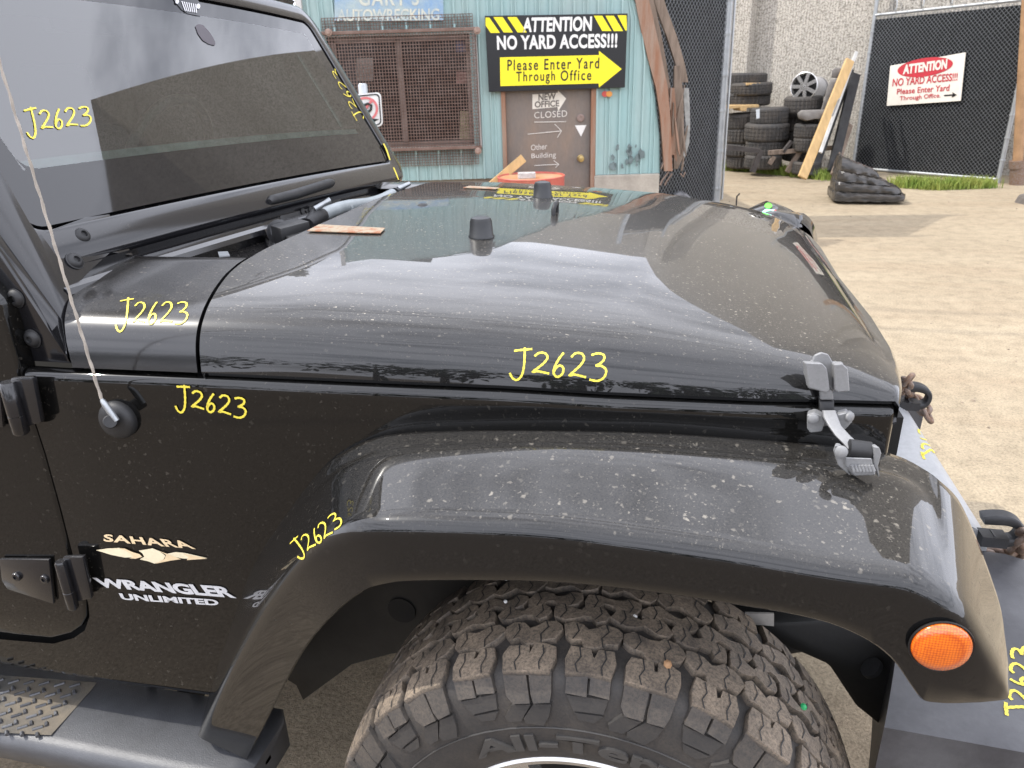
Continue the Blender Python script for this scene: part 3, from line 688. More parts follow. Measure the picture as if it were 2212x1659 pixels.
# grille emblem and mirror patch printed on the glass
pxpoly('printed_emblem', [[(374, 0), (380, 8), (392, 22), (404, 30), (432, 36), (434, 28), (432, 8), (424, -2), (400, -12), (378, -10)]], lambda x, y: onws(x, y)[0], FRIT, wframe)
pxpoly('printed_slots', [[(390+i*5.0, 4+i*1.0), (392.4+i*5.0, 4.5+i*1.0), (400+i*4.0, 26+i*.6), (397.6+i*4.0, 25+i*.6)] for i in range(7)]+[[(381+4*math.cos(k), 5+5*math.sin(k)) for k in (0, .8, 1.6, 2.4, 3.2, 4, 4.8, 5.6)], [(427+4*math.cos(k), 15+6*math.sin(k)) for k in (0, .8, 1.6, 2.4, 3.2, 4, 4.8, 5.6)]], lambda x, y: onws(x, y, .003)[0], GREYL, wframe)
pxpoly('mirror_patch', [[(421, 58), (426, 53), (436, 54), (449, 66), (460, 82), (465, 96), (463, 99), (450, 96), (437, 88), (427, 74)]], lambda x, y: onws(x, y)[0], M('mirror patch', (.05, .04, .05), .3, var=0), wframe)
# lower corner of the frame with two bolts, its folded side and the hinge plate
mb = MB()
F1 = [(0, 367), (66, 482), (84, 506), (232, 452), (243, 475), (288, 552), (240, 545), (202, 578), (168, 612), (150, 645), (143, 690), (145, 764), (133, 690), (0, 507), (-60, 415), (-60, 265)]
def wpl(x, y, off): 
    return onp(x, y, WA+WN*(.008+off), WN)
mb.prism([wpl(x, y, .0) for x, y in F1], -WN*.006)
fc = mb.build('frame_corner', P_TRIM, car, bevel=.0012, seg=2, smooth=40)
mb = MB(); side = [(-60, 415), (0, 507), (133, 690), (145, 764)]; A = [wpl(x, y, -.001) for x, y in side]; B = [at(x, y, 1, -.738) for x, y in ((-60, 470), (0, 552), (112, 715), (153, 786))]
mid1 = [lerp(a, b, .35)+V3((.004, -.006, 0)) for a, b in zip(A, B)]
mb.grid([A, mid1, B]); mb.build('frame_side', P_TRIM, car, smooth=60)
mb = MB(); mb.prism([at(x, y, 1, -.742) for x, y in ((-60, 470), (0, 552), (153, 785), (46, 779), (0, 637), (-60, 545))], (0, .01, 0)); hp = mb.build('hinge_plate', P_TRIM, car, bevel=.0015, seg=2, smooth=40)
def bolt(c, nv, par, r=.0135):
    mb = MB(); mb.lathe([(r*1.12, 0), (r*1.12, .0015), (r, .002), (r*.9, .005), (r*.62, .0075), (r*.42, .0078), (r*.36, .004), (0, .004)], c, nv, 20, caps=False); return mb.build('bolt', DKPL, par, smooth=40)
for x, y in ((177, 509), (161, 564)): bolt(wpl(x, y, .0005), WN, fc)
for x, y in ((35, 644), (71, 731)): bolt(at(x, y, 1, -.743), V3((0, -1, 0)), hp)
# ------------------------------------------------ cowl panel below the glass
mb = MB()
def crow(s, off): return [wsp(y/12*.735, s, off) for y in range(-11, 12)]
mb.grid([crow(-.075, .004), crow(-.082, -.008), crow(-.088, -.012), crow(-.096, -.012), crow(-.100, .004), crow(-.110, .010), crow(-.120, .008), crow(-.126, -.006), crow(-.130, -.012), crow(-.140, -.004), [p+V3((.02, 0, -.005)) for p in crow(-.142, -.0)], [p+V3((.07, 0, .002)) for p in crow(-.145, -.0)], [p+V3((.14, 0, .002)) for p in crow(-.145, -.0)], [p+V3((.20, 0, -.006)) for p in crow(-.145, -.0)], [p+V3((.225, 0, -.02)) for p in crow(-.145, -.0)], [p+V3((.235, 0, -.12)) for p in crow(-.145, -.0)]])
cw = mb.build('cowl_panel', P_TRIM, car, smooth=35)
# dark engine-bay void under the hood's rear edge
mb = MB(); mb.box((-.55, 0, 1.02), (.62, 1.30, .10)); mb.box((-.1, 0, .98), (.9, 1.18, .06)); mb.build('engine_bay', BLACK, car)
mb = MB()
def on12(x, y, z): return onp(x, y, V3((0, 0, z)), V3((0, 0, 1)))
def onc(x, y, off=.0): return onp(x, y, WA+WN*off, WN)
# padded roll above the wiper opening
mb.tube([onc(582, 436, .03), onc(588, 432, .03), onc(640, 419, .03), onc(712, 396, .03), onc(718, 394, .03)], [.006, .011, .012, .012, .008], 14); mb.build('cowl_roll', DKPL, car, smooth=60)
mb = MB(); mb.prism([onc(x, y, -.0) for x, y in ((585, 440), (714, 405), (735, 444), (690, 470), (620, 490), (600, 480))], WN*.012); mb.build('wiper_plate', DKPL, car, bevel=.003, smooth=40)
# grey cross tube of the wiper linkage
wl = thing('wiper_linkage', None, None); wl.parent = car
T0 = on12(690, 468, 1.212); T1 = on12(848, 420, 1.208)
mb = MB(); mb.tube([lerp(T0, T1, t/8)+V3((0, 0, .006*math.sin(t*.8))) for t in range(9)], .0155, 16); mb.build('tube', GREY_TUBE, wl, smooth=60)
mb = MB(); mb.tube([lerp(T0, T1, .32), lerp(T0, T1, .345)], .0175, 16); mb.build('collar', GREY_TUBE, wl, smooth=60)
mb = MB(); mb.tube([lerp(T0, T1, -.13)+V3((0, 0, -.01)), lerp(T0, T1, -.02), lerp(T0, T1, .03)], [.015, .022, .019], 12); mb.build('pivot', DKPL, wl, smooth=60)
mb = MB(); p = lerp(T0, T1, -.04)+V3((0, 0, .02)); mb.tube([p, p+V3((.02, .02, .012)), p+V3((.028, .028, .016))], [.007, .006, .008], 10); mb.build('stud', STEEL, wl, smooth=60)
mb = MB(); p = lerp(T0, T1, 1.03); mb.tube([p, p+(T1-T0)*.08], [.017, .014], 12); mb.build('pivot', DKPL, wl, smooth=60)
mb = MB(); p = lerp(T0, T1, 1.1)+V3((0, 0, .01)); mb.tube([p, p+V3((.025, .03, .012))], [.008, .006], 10); mb.build('stud', STEEL, wl, smooth=60)
# control box and motor mount
mb = MB(); P = [on12(x, y, 1.242) for x, y in ((584, 487), (640, 470), (668, 478), (606, 494))]; mb.prism(P, (0, 0, -.035)); mb.build('control_box', DKPL, car, bevel=.002, smooth=40)
mb = MB(); P = [on12(x, y, 1.226) for x, y in ((592, 500), (640, 488), (672, 494), (640, 520))]; mb.prism(P, (0, 0, -.05)); mb.build('motor_bracket', BLACK, car, bevel=.003, smooth=40)
mb = MB(); P = on12(604, 503, 1.20); mb.lathe([(.0, 0), (.026, 0), (.028, .008), (.022, .012), (.027, .018), (.020, .026), (0, .028)], P, V3((.5, -.75, .3)), 20, caps=False); gm = mb.build('grommet', RUBBER, car, smooth=40)
mb = MB(); mb.lathe([(.0145, 0), (.0145, .003), (.008, .004), (.008, .009), (0, .010)], P+V3((.5, -.75, .3)).normalized()*.026, V3((.5, -.75, .3)), 14, caps=False); mb.build('bolt', STEEL, gm, smooth=40)
mb = MB(); mb.prism([on12(x, y, 1.19) for x, y in ((560, 497), (590, 492), (600, 520), (590, 545), (575, 530))], (0, 0, -.03)); mb.build('motor_mount', P_TRIM, car, bevel=.006, seg=3, smooth=40)
for x, y in ((655, 462), (672, 459), (700, 452)):
    mb = MB(); mb.lathe([(.012, 0), (.012, .006), (.008, .009), (.004, .009), (.004, .003), (0, .003)], onc(x, y, .010), WN, 14, caps=False); mb.build('bolt', BLACK, car, smooth=40)
# ------------------------------------------------ cabin behind the glass
CABM = M('dark cabin trim', (.02, .021, .022), .8, var=.2); DASHM = M('grey-green dash top', (.17, .21, .195), .7, var=.15)
mb = MB(); mb.grid([[V3((-1.02, y, 1.335)), V3((-1.16, y, 1.345)), V3((-1.30, y, 1.32)), V3((-1.36, y, 1.22)), V3((-1.36, y, .8))] for y in (-.66, -.3, 0, .3, .66)]); mb.build('dashboard', DASHM, car, smooth=50, solid=.02)
mb = MB(); c = V3((-1.42, .36, 1.30)); ax = V3((-.92, 0, .38)).normalized(); ux = V3((0, 1, 0)); uy = ax.cross(ux)
mb.tube([c+(ux*math.cos(a*math.pi/18)+uy*math.sin(a*math.pi/18))*.19 for a in range(36)], .015, 10, closed=True)
mb.box(c-ax*.02, (.05, .16, .12)); mb.build('steering_wheel', DKPL, car, smooth=50)
mb = MB(); mb.box((-1.28, -.02, 1.66), (.03, .24, .065)); mb.tube([V3((-1.27, -.02, 1.67)), V3((-1.17, -.02, 1.69))], .012, 8); mb.build('mirror', CABM, car, bevel=.01, seg=2, smooth=40)
rz = wsp(0, .53).z; rx = wsp(0, .53).x
mb = MB(); mb.grid([[V3((x, y, z+.035*(1-(y/.72)**4)+.03)) for y in [-.73+i*.0811 for i in range(19)]] for x, z in ((rx-.0, rz-.035), (rx-.03, rz-.015), (rx-.12, rz), (-2.4, rz+.03))])
mb.build('roof', P_TRIM, car, smooth=50, solid=.04)
for s in (-1, 1):
    mb = MB(); y = s*.70
    mb.prism([V3((rx-.02, y, rz)), V3((rx-.10, y, rz)), V3((-1.02, y, 1.17)), V3((-.90, y, 1.15))], (0, -s*.05, 0))        # front pillar
    mb.prism([V3((-1.75, y, rz)), V3((-2.4, y, rz)), V3((-2.4, y, 1.17)), V3((-1.72, y, 1.17))], (0, -s*.05, 0))
    mb.prism([V3((-1.0, y, 1.20)), V3((-2.4, y, 1.20)), V3((-2.4, y, .45)), V3((-1.0, y, .45))], (0, -s*.05, 0))
    mb.build('door_frame', CABM, car, bevel=.008, smooth=40)
HOLE = [at(x, y, 1, .665) for x, y in ((668, 207), (684, 235), (700, 265), (709, 290), (713, 312), (682, 314), (676, 262))]
hc = sum(HOLE, V3())/len(HOLE)
mb = MB(); mb.grid([HOLE, [V3((max(-2.45, min(-.95-.3*max(0, z-1.2), x)), .665, max(1.12, min(rz+.05, z)))) for x, z in [((p-hc).normalized().x*2+hc.x, (p-hc).normalized().z*2+hc.z) for p in HOLE]]], closed=True); mb.build('side_window', M('dark side glass', (.012, .014, .015), .3, var=.1), car, fix=False)
mb = MB(); mb.box((-2.42, 0, 1.15), (.04, 1.4, 1.5)); mb.box((-1.45, 0, .48), (.9, 1.4, .04)); mb.build('cabin_wall', CABM, car)
for y in (-.36, .36):
    mb = MB(); mb.box((-1.72, y, 1.10), (.14, .46, .62), taper=.8); mb.build('seat', CABM, car, bevel=.05, seg=3, smooth=60)
    mb = MB(); mb.box((-1.75, y, 1.50), (.09, .26, .16), taper=.85); mb.build('headrest', CABM, car, bevel=.03, seg=3, smooth=60)
# far mirror (black and yellow inspection tape shows past the pillar)
mb = MB()
TP = [[(827, 310), (833, 322), (841, 345), (844, 346), (837, 324), (830, 310)], [(849, 362), (854, 374), (860, 388), (862, 388), (857, 374), (851, 361)]]
for P in TP: mb.add([onp(x, y, wsp(.72, .1, .012), WN) for x, y in P], [tuple(range(len(P)))])
mb.build('yellow_tape', YEL, wframe, fix=False)
# ------------------------------------------------ antenna
ab = at(258, 905, 1, sidey(-.76)); ant = thing('antenna', None, None); ant.parent = car
mb = MB(); mb.lathe([(.0, -.002), (.0305, -.002), (.0312, .003), (.030, .008), (.0265, .013), (.019, .016), (.012, .018), (0, .018)], ab, (0, -1, 0), 36, caps=False); mb.build('base', DKPL, ant, smooth=50)
mb = MB(); a0 = ab+V3((-.004, -.012, .002)); a1 = at(238, 911, 1, a0.y-.026); mb.lathe([(.0, 0), (.0105, 0), (.0105, (a1-a0).length-.002), (.009, (a1-a0).length), (0, (a1-a0).length)], a0, a1-a0, 20, caps=False); mb.build('stub', DKPL, ant, smooth=45)
m0 = a1+V3((.004, .008, -.002)); m1 = at(219, 862, 1, a1.y+.008)
mdir = (at(0, 137, 1, a1.y-.055)-m1)
mb = MB(); mb.lathe([(0, 0), (.0048, 0), (.005, .01), (.005, (m1-m0).length*.75), (.004, (m1-m0).length*.9), (.0024, (m1-m0).length)], m0, m1-m0, 12, caps=False); mb.build('ferrule', STEEL, ant, smooth=45)
mb = MB(); Pm = [m1+mdir*(t/60*1.12)+V3((math.sin(t*1.3)*.0007, 0, math.cos(t*1.1)*.0007)) for t in range(61)]; mb.tube(Pm, [.0022-.0008*t/60+.0004*math.sin(t*2.1) for t in range(61)], 8); mb.build('mast', M('dirty white mast', (.50, .45, .39), .5, var=.3, scale=40), ant, smooth=60)
# ------------------------------------------------ front wheel
def make_wheel(cy, sgn, full=True):
    """sgn -1: right-hand wheel, outer face towards -y"""
    wh = thing('wheel', None, None); wh.parent = car
    C = V3((0, cy, .402)); RT = .402
    rnd = random.Random(3)
    def cyl(a, y, r):   # a: angle from +x towards +z ; y: distance outward from the wheel's middle
        return C+V3((r*math.cos(a), sgn*y, r*math.sin(a)))
    prof = [(.222, .100), (.232, .112), (.245, .122), (.265, .129), (.300, .1325), (.330, .131), (.352, .127), (.370, .121), (.382, .112), (.389, .095), (.391, .06), (.392, 0), (.391, -.06), (.389, -.095), (.382, -.112), (.352, -.127), (.300, -.1325), (.245, -.122), (.222, -.100)]
    N = 144; mb = MB(); wear = []
    rows = [[cyl(2*math.pi*j/N, y, r) for j in range(N)] for r, y in prof]
    mb.grid(rows, closed=True); wear += [.12]*len(mb.v)
    def block(poly, r0f, r1, inset, w1):
        """poly: list of (angle, y) ; raised block on the tread"""
        n = len(poly); ca = sum(p[0] for p in poly)/n; cyy = sum(p[1] for p in poly)/n
        k = len(mb.v); vs = []
        for a, y in poly: vs.append(cyl(a, y, r0f))
        for a, y in poly: vs.append(cyl(lerp(a, ca, inset*.35), lerp(y, cyy, inset*.35), r1(y)-.0012))
        for a, y in poly: vs.append(cyl(lerp(a, ca, inset), lerp(y, cyy, inset), r1(y)))
        fs = [tuple(2*n+i for i in range(n))]
        for i in range(n):
            j = (i+1) % n; fs += [(i, j, n+j, n+i), (n+i, n+j, 2*n+j, 2*n+i)]
        mb.add(vs, fs); wear.extend([.15]*n+[w1*.8]*n+[w1]*n)
    def sipe(pts):
        rows_ = []
        for i in range(len(pts)):
            a, y = pts[i]; rr = rtop(y)+.0005; rows_ += [cyl(a-.0009/RT, y, rr), cyl(a+.0009/RT, y, rr)]
        mb.add(rows_, [(2*i, 2*i+1, 2*i+3, 2*i+2) for i in range(len(pts)-1)]); wear.extend([-.2]*len(rows_))
    def rtop(y): return RT-.0005-.011*(abs(y)/.125)**3.2
    NP = 30; dA = 2*math.pi/NP
    def jit(p, k=.0028): return [(a+rnd.uniform(-k, k)/RT, y+rnd.uniform(-k, k)) for a, y in p]
    for i in range(NP):
        a = i*dA
        if not full and not (R(-12) < (a if a < math.pi*1.5 else a-2*math.pi) < R(192)): continue
        for side in (1, -1):
            o = a+(0 if side == 1 else dA*.5); lng = (i % 2 == 0)
            w = 1.0
            def pl(pts): return [(o+u*dA, side*v) for u, v in pts]
            # shoulder lug, cut by two sipes
            y0 = .080; y1 = .1195
            def shp(pts, y0, y1, sh=0): return pl([(u+sh, lerp(y0, y1, v)) for u, v in pts])
            lug = [(.05, .02), (.20, -.08), (.40, -.10), (.43, .30), (.47, .32), (.50, -.02), (.85, .0), (.92, .35), (.90, 1.0), (.48, 1.0), (.07, 1.0), (.02, .5)] if lng else [(.10, -.05), (.36, .0), (.40, .35), (.44, .36), (.47, .02), (.82, -.06), (.86, .5), (.82, 1.0), (.46, 1.0), (.12, 1.0), (.04, .45)]
            block(jit(shp(lug, y0, y1), .0016), .384, rtop, .03, w)
            sipe(shp([(.26, .02), (.22, .35), (.28, .7), (.25, .98)], y0, y1)); sipe(shp([(.66, .02), (.62, .4), (.69, .7), (.64, .98)], y0, y1))
            y0, y1 = .034, .0785
            S1 = [(.02, .18), (.13, .02), (.33, .0), (.45, .16), (.58, .26), (.70, .10), (.86, .0), (.99, .18), (.97, .58), (.85, .80), (.68, .78), (.60, .97), (.38, 1.0), (.24, .84), (.08, .76), (-.03, .42)]
            block(jit(shp(S1, y0, y1)), .385, rtop, .035, w)
            sipe(shp([(.30, .0), (.24, .3), (.34, .6), (.30, .95)], y0, y1)); sipe(shp([(.78, .1), (.72, .4), (.80, .75)], y0, y1)); sipe(shp([(.0, .4), (.2, .5)], y0, y1))
            y0, y1 = -.0035, .030
            S2 = [(.05, .22), (.20, .02), (.40, .08), (.49, .36), (.64, .34), (.78, .04), (.96, .12), (1.0, .5), (.93, .86), (.74, .98), (.56, .84), (.46, .68), (.32, .76), (.22, 1.0), (.04, .88), (-.02, .55)]
            block(jit(shp(S2, y0, y1, .25)), .385, rtop, .035, w)
            sipe(shp([(.45, .1), (.40, .5), (.50, .9)], y0, y1)); sipe(shp([(1.05, .05), (1.0, .5), (1.08, .95)], y0, y1))
        # side lugs
        def sl(pts, t, w1):
            n = len(pts); vs = []
            def base(r): return tab(r, [(p[0], p[1]) for p in prof[:9]])
            for u, r in pts: vs.append(cyl(a+u*dA, base(r)-.002, r))
            ca = sum(p[0] for p in pts)/n; cr = sum(p[1] for p in pts)/n
            for u, r in pts:
                u2 = lerp(u, ca, .06); r2 = lerp(r, cr, .06); vs.append(cyl(a+u2*dA, base(r2)+t*(1 if r < .385 else .6), r2))
            mb.add(vs, [tuple(n+i for i in range(n))]+[(i, (i+1) % n, n+(i+1) % n, n+i) for i in range(n)]); wear.extend([.1]*n+[w1]*n)
        if i % 2 == 0:
            sl([(.05, .391), (.46, .391), (.45, .362), (.42, .350), (.10, .352), (.06, .365)], .0085, .22)
            sl([(.48, .391), (.90, .391), (.90, .362), (.80, .350), (.46, .350)], .0085, .22)
            sl([(.08, .349), (.42, .349), (.70, .326), (.68, .318), (.30, .314), (.14, .332)], .0055, .08)
            sl([(.46, .348), (.84, .348), (1.06, .330), (1.02, .321), (.74, .322)], .0055, .08)
        else:
            sl([(.10, .391), (.44, .391), (.44, .368), (.08, .366)], .0085, .25)
            sl([(.46, .391), (.82, .391), (.84, .366), (.46, .364)], .0085, .25)
            sl([(.08, .364), (.84, .362), (.72, .340), (.14, .342)], .0045, .08)
            sl([(.14, .339), (.70, .338), (.60, .327), (.30, .326)], .0035, .08)
    ty = mb.build('tyre', TYRE, wh, fix=False)
    at_ = ty.data.attributes.new('wear', 'FLOAT', 'POINT')
    if len(wear) == len(ty.data.vertices): at_.data.foreach_set('value', wear)
    ty.data.set_sharp_from_angle(angle=R(32)); ty.data.polygons.foreach_set('use_smooth', [True]*len(ty.data.polygons))
    # raised letters round the sidewall and thin moulded ring
    mb = MB(); mb.tube([cyl(2*math.pi*j/96, .1328, .3075) for j in range(96)], .0012, 6, closed=True)
    if full:
        for txt, a0, a1 in (('All-Terrain', R(123), R(44)),):
            vs, fs = text_geo(txt, .03, 1.0)
            for shell, off in ((1.0, .0045),):
                n = len(vs); top = [cyl(lerp(a0, a1, u), .1315+off, .269+.027*v) for u, v in vs]; bot = [cyl(lerp(a0, a1, u), .126, .269+.027*v) for u, v in vs]
                ed = {}
                for f in fs:
                    for i in range(len(f)): e = (f[i], f[(i+1) % len(f)]); ed[e] = 1
                rim = [e for e in ed if (e[1], e[0]) not in ed]
                mb.add(top+bot, [tuple(f) for f in fs]+[(a, b, n+b, n+a) for a, b in rim])
    mb.build('sidewall_lettering', M('raised rubber letters', (.058, .055, .052), .5, var=.2, scale=60), wh, fix=False)
    mb = MB()
    rp_ = [(.205, -.09), (.215, .06), (.222, .100), (.2305, .106), (.2315, .112), (.228, .1155), (.221, .114), (.214, .104), (.206, .085), (.200, .05)]
    mb.grid([[cyl(2*math.pi*j/96, y, r) for j in range(96)] for r, y in rp_], closed=True)
    for k in range(5):
        a = R(90+36+72*k); w = .16
        pts = [(a-w*1.0, .205), (a-w*.55, .12), (a-w*1.4, .05), (a+w*1.4, .05), (a+w*.55, .12), (a+w*1.0, .205)]
        vs = [cyl(x, .086 if r > .1 else .075, r) for x, r in pts]+[cyl(x, .055, r) for x, r in pts]; n = 6
        mb.add(vs, [tuple(range(n))]+[(i, (i+1) % n, n+(i+1) % n, n+i) for i in range(n)])
    mb.lathe([(0, .082), (.035, .080), (.06, .074), (.07, .05)], C, (0, sgn, 0), 32, caps=False)
    rim = mb.build('rim', ALU, wh, smooth=35)
    mb = MB(); mb.lathe([(.0, .02), (.20, .02), (.20, -.06), (0, -.06)], C, (0, sgn, 0), 40, caps=False); mb.build('brake', BLACK, wh)
    # grit caught in the tread
    if full:
        for px, py, mat, r in ((1733, 1528, M('green plastic scrap', (.03, .42, .14), .4, var=.1), .005), (1370, 1330, WHITE, .0035), (1093, 1302, WHITE, .003), (1441, 1437, M('dry leaf', (.42, .24, .12), .8), .006)):
            mb = MB(); b = BVHTree.FromPolygons([v.co for v in ty.data.vertices], [tuple(p.vertices) for p in ty.data.polygons]); h, nn = hit(b, px, py, .002)
            if h: mb.lathe([(0, -r*.6), (r*.8, -r*.3), (r, .2*r), (r*.5, r*.7), (0, r*.8)], h, (.3, -.5, .8), 7, caps=False); mb.build('grit', mat, wh)
    return wh
make_wheel(-.785, -1)
make_wheel(.785, 1, full=False)

# ------------------------------------------------ inside the wheel arch, chassis
mb = MB(); rows = []
for p in IN[::3]:
    rows.append([V3((p.x*.9, -.84, p.z-.075)), V3((p.x*.94, -.74, p.z-.05)), V3((p.x*.97, -.60, p.z-.05)), V3((p.x*.97, -.45, p.z-.09))])
rows = rows[6:]
rows = [r for r in rows if r[0].x < .36]
mb.grid(rows)
ln = mb.build('arch_liner', LINER, car, smooth=60)
mb = MB()
def fpx(L_, Y): return [at(x, y, 1, Y) for x, y in L_]
# splash apron behind the wheel with its round hole
mb.prism(fpx([(560, 1240), (1100, 1200), (1100, 1250), (1010, 1310), (905, 1405), (845, 1412), (760, 1435), (655, 1512), (640, 1480), (560, 1430)], -.56), (0, .02, 0))
ap = mb.build('splash_apron', LINER, car, smooth=30)
mb = MB(); c = at(868, 1318, 1, -.5615); mb.lathe([(0, 0), (.0285, 0), (.0285, .002), (0, .002)], c, (0, -1, 0), 28, caps=False); mb.build('apron_hole', BLACK, ap)
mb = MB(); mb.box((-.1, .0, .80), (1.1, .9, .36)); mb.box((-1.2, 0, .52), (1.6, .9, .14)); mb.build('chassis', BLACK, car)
mb = MB(); mb.tube([at(x, y, 1, -.50) for x, y in ((1640, 1372), (1700, 1388), (1760, 1378), (1830, 1350), (1900, 1330))], .020, 14); mb.build('frame_tube', M('chassis grey', (.075, .075, .075), .6, var=.3), car, smooth=60)
mb = MB(); mb.prism(fpx([(1570, 1330), (1680, 1345), (1990, 1330), (2070, 1520), (2055, 1610), (2000, 1670), (1985, 1690), (1900, 1570), (1850, 1530), (1790, 1440), (1700, 1400), (1600, 1360)], -.60), (0, .10, 0)); mb.build('front_splash_shield', LINER, car, bevel=.01, smooth=40)
mb = MB(); mb.prism(fpx([(1980, 1690), (1985, 1630), (2010, 1600), (2062, 1570), (2062, 1700)], -.63), (0, .02, 0)); mb.build('air_dam', BUMPK, car, bevel=.006, smooth=40)
mb = MB(); mb.tube([at(x, y, 1, -.62) for x, y in ((1880, 1440), (1886, 1446))], .018, 14); mb.build('clip', DKPL, car, smooth=40)
mb = MB(); mb.prism(fpx([(1610, 1325), (1672, 1327), (1672, 1353), (1628, 1349)], -.64), (0, .004, 0)); mb.build('lit_ground_patch', M('painted lit ground', (.45, .42, .38), .7), car)  # pale plate added in place of bright ground showing through the arch
# ------------------------------------------------ side step
ss = thing('side_step', None, None); ss.parent = car
mb = MB(); rows = []
def stepsec(x, w=0): 
    y0, y1 = -.675, -.857
    zt = .38
    return [V3((x, y0, zt-.09)), V3((x, y0, zt-.012)), V3((x, y0-.010, zt)), V3((x, (y0+y1)/2, zt+.002)), V3((x, y1+.030, zt)), V3((x, y1+.016, zt-.003)), V3((x, y1+.006, zt-.011)), V3((x, y1, zt-.024)), V3((x, y1+.008, zt-.062)), V3((x, y1+.03, zt-.08)), V3((x, y1+.07, zt-.09))]
for x in (-2.4, -1.6, -1.3, -1.1, -1.0, -.9, -.8, -.72, -.645, -.625): rows.append(stepsec(x))
mid = V3((-.625, -.77, .345)); rows.append([lerp(p, mid, .25)+V3((.018, 0, 0)) for p in rows[-1]]); rows.append([lerp(p, mid, .9)+V3((.02, 0, 0)) for p in rows[-3]])
mb.grid(rows, closed=True)
st = mb.build('board', STEPM, ss, smooth=50)
sb = BVHTree.FromPolygons(mb.v, mb.f)
ST = lambda x, y, o=.001: onp(x, y, V3((0, 0, .382+o)), V3((0, 0, 1)))
mb = MB(); P = [ST(x, y) for x, y in ((-250, 1440), (209, 1474), (196, 1492), (110, 1588), (-250, 1570))]; mb.add(P, [(0, 1, 2, 3, 4)]); mb.build('tread_pad', STEPIN, ss, fix=False)
mb = MB()
for i in range(-7, 6):
    for j in range(5):
        X = 40*i+(j % 2)*0+20; 
        x0 = 150+i*33-j*20; y0 = 1484+j*23+i*2.0
        if x0+24 > 190-(y0-1490)*.95: continue
        a = ST(x0, y0, .002); b = ST(x0+23, y0-7, .002); mb.tube([a, b], [.003, .003], 6)
        a = ST(x0+10, y0+8, .002); b = ST(x0+11, y0+15, .002); mb.tube([a, b], [.0036, .0036], 6)
mb.build('tread_bars', STEPM, ss, smooth=60)
mb = MB()
for x, y in ((331, 1462), (425, 1470)): mb.tube([at(x, y, 1, -.66), at(x, y, 1, -.60)], .011, 8)
mb.box(tuple(at(330, 1478, 1, -.60)), (.03, .14, .05)); mb.box(tuple(at(420, 1488, 1, -.60)), (.03, .14, .05)); mb.build('bracket', BLACK, ss, bevel=.003)
# ------------------------------------------------ front bumper, hooks and chain
bmp_ = thing('front_bumper', None, None); bmp_.parent = car
mb = MB(); rows = []
def bsec(y):
    x0 = .655-.16*max(0, (abs(y)-.35))**1.6*2.2; k = 1 if abs(y) < .36 else 0
    zt = .735
    return [V3((x0-.20, y, zt-.02)), V3((x0-.06, y, zt+.004)), V3((x0-.03, y, zt)), V3((x0-.008, y, zt-.012)), V3((x0, y, zt-.035)), V3((x0+.002, y, zt-.12)), V3((x0-.012, y, zt-.2)), V3((x0-.05, y, zt-.23)), V3((x0-.2, y, zt-.23))]
for i in range(25): rows.append(bsec(lerp(-.36, .36, i/24)))
mb.grid(rows, closed=True); n = 9; mb.f += [tuple(range(n)), tuple(range(24*n+n-1, 24*n-1, -1))]
mb.build('centre_cover', SILVER, bmp_, smooth=45, bevel=.0)
for s in (-1, 1):
    mb = MB(); rows = []
    for i in range(14):
        y = s*lerp(.362, .80, i/13); x0 = .745-.34*max(0, abs(y)-.36)**1.35
        zt = .675 - .02*i/13
        rows.append([V3((x0-.24, y, zt+.02)), V3((x0-.06, y, zt+.012)), V3((x0-.015, y, zt)), V3((x0, y, zt-.03)), V3((x0-.002, y, zt-.15)), V3((x0-.02, y, zt-.24)), V3((x0-.06, y, zt-.29)), V3((x0-.24, y, zt-.29))])
    mb.grid(rows, closed=True); n = 8; mb.f += [tuple(range(n)), tuple(range(13*n+n-1, 13*n-1, -1))]
    e = mb.build('end_cap', BUMPK, bmp_, smooth=45)
    if s == -1:
        eb = BVHTree.FromPolygons([v.co for v in e.data.vertices], [tuple(p.vertices) for p in e.data.polygons])
        chalk('number', ((2178, 1548), (2186, 1395), (2232, 1395), (2228, 1548)), lambda x, y: hit(eb, x, y, .001), YEL, e, width=.005)
cb = BVHTree.FromPolygons([p.co for p in bmp_.children[0].data.vertices], [tuple(p.vertices) for p in bmp_.children[0].data.polygons])
chalk('number', ((1998, 992), (1978, 905), (2005, 915), (2020, 975)), lambda x, y: hit(cb, x, y, .001), YEL, bmp_.children[0], width=.006)
def towhook(o, S_=.52):
    mb = MB(); P = catmull([o+V3(p)*S_ for p in ((-.065, 0, .052), (-.03, -.005, .06), (.01, -.002, .058), (.045, 0, .04), (.055, 0, .01), (.04, 0, -.02), (.0, 0, -.03), (-.03, 0, -.02))], 4)
    rows = []
    for i, p in enumerate(P):
        t = (P[min(i+1, len(P)-1)]-P[max(i-1, 0)]).normalized(); nn = t.cross(V3((0, 1, 0))).normalized(); w = .014; h = .0075+.002*math.sin(i*.3)
        rows.append([p+V3((0, w*a, 0))+nn*h*b for a, b in ((-1, -.6), (-.8, -1), (.8, -1), (1, -.6), (1, .6), (.8, 1), (-.8, 1), (-1, .6))])
    k = len(mb.v); mb.grid(rows, closed=True); n = 8; mb.f += [tuple(range(k, k+n)), tuple(range(k+len(rows)*n-1, k+len(rows)*n-n-1, -1))]
    mb.prism([o+V3(p)*S_ for p in ((-.06, -.03, -.045), (.02, -.03, -.045), (.02, .03, -.045), (-.06, .03, -.045))], (0, 0, .02))
    return mb.build('tow_hook', M('hook black', (.03, .031, .034), .5, var=.35, scale=30), bmp_, smooth=45)
h1 = at(2160, 1150, 0, .665); towhook(h1)
h2 = at(1975, 862, 0, .66); towhook(h2, .55)
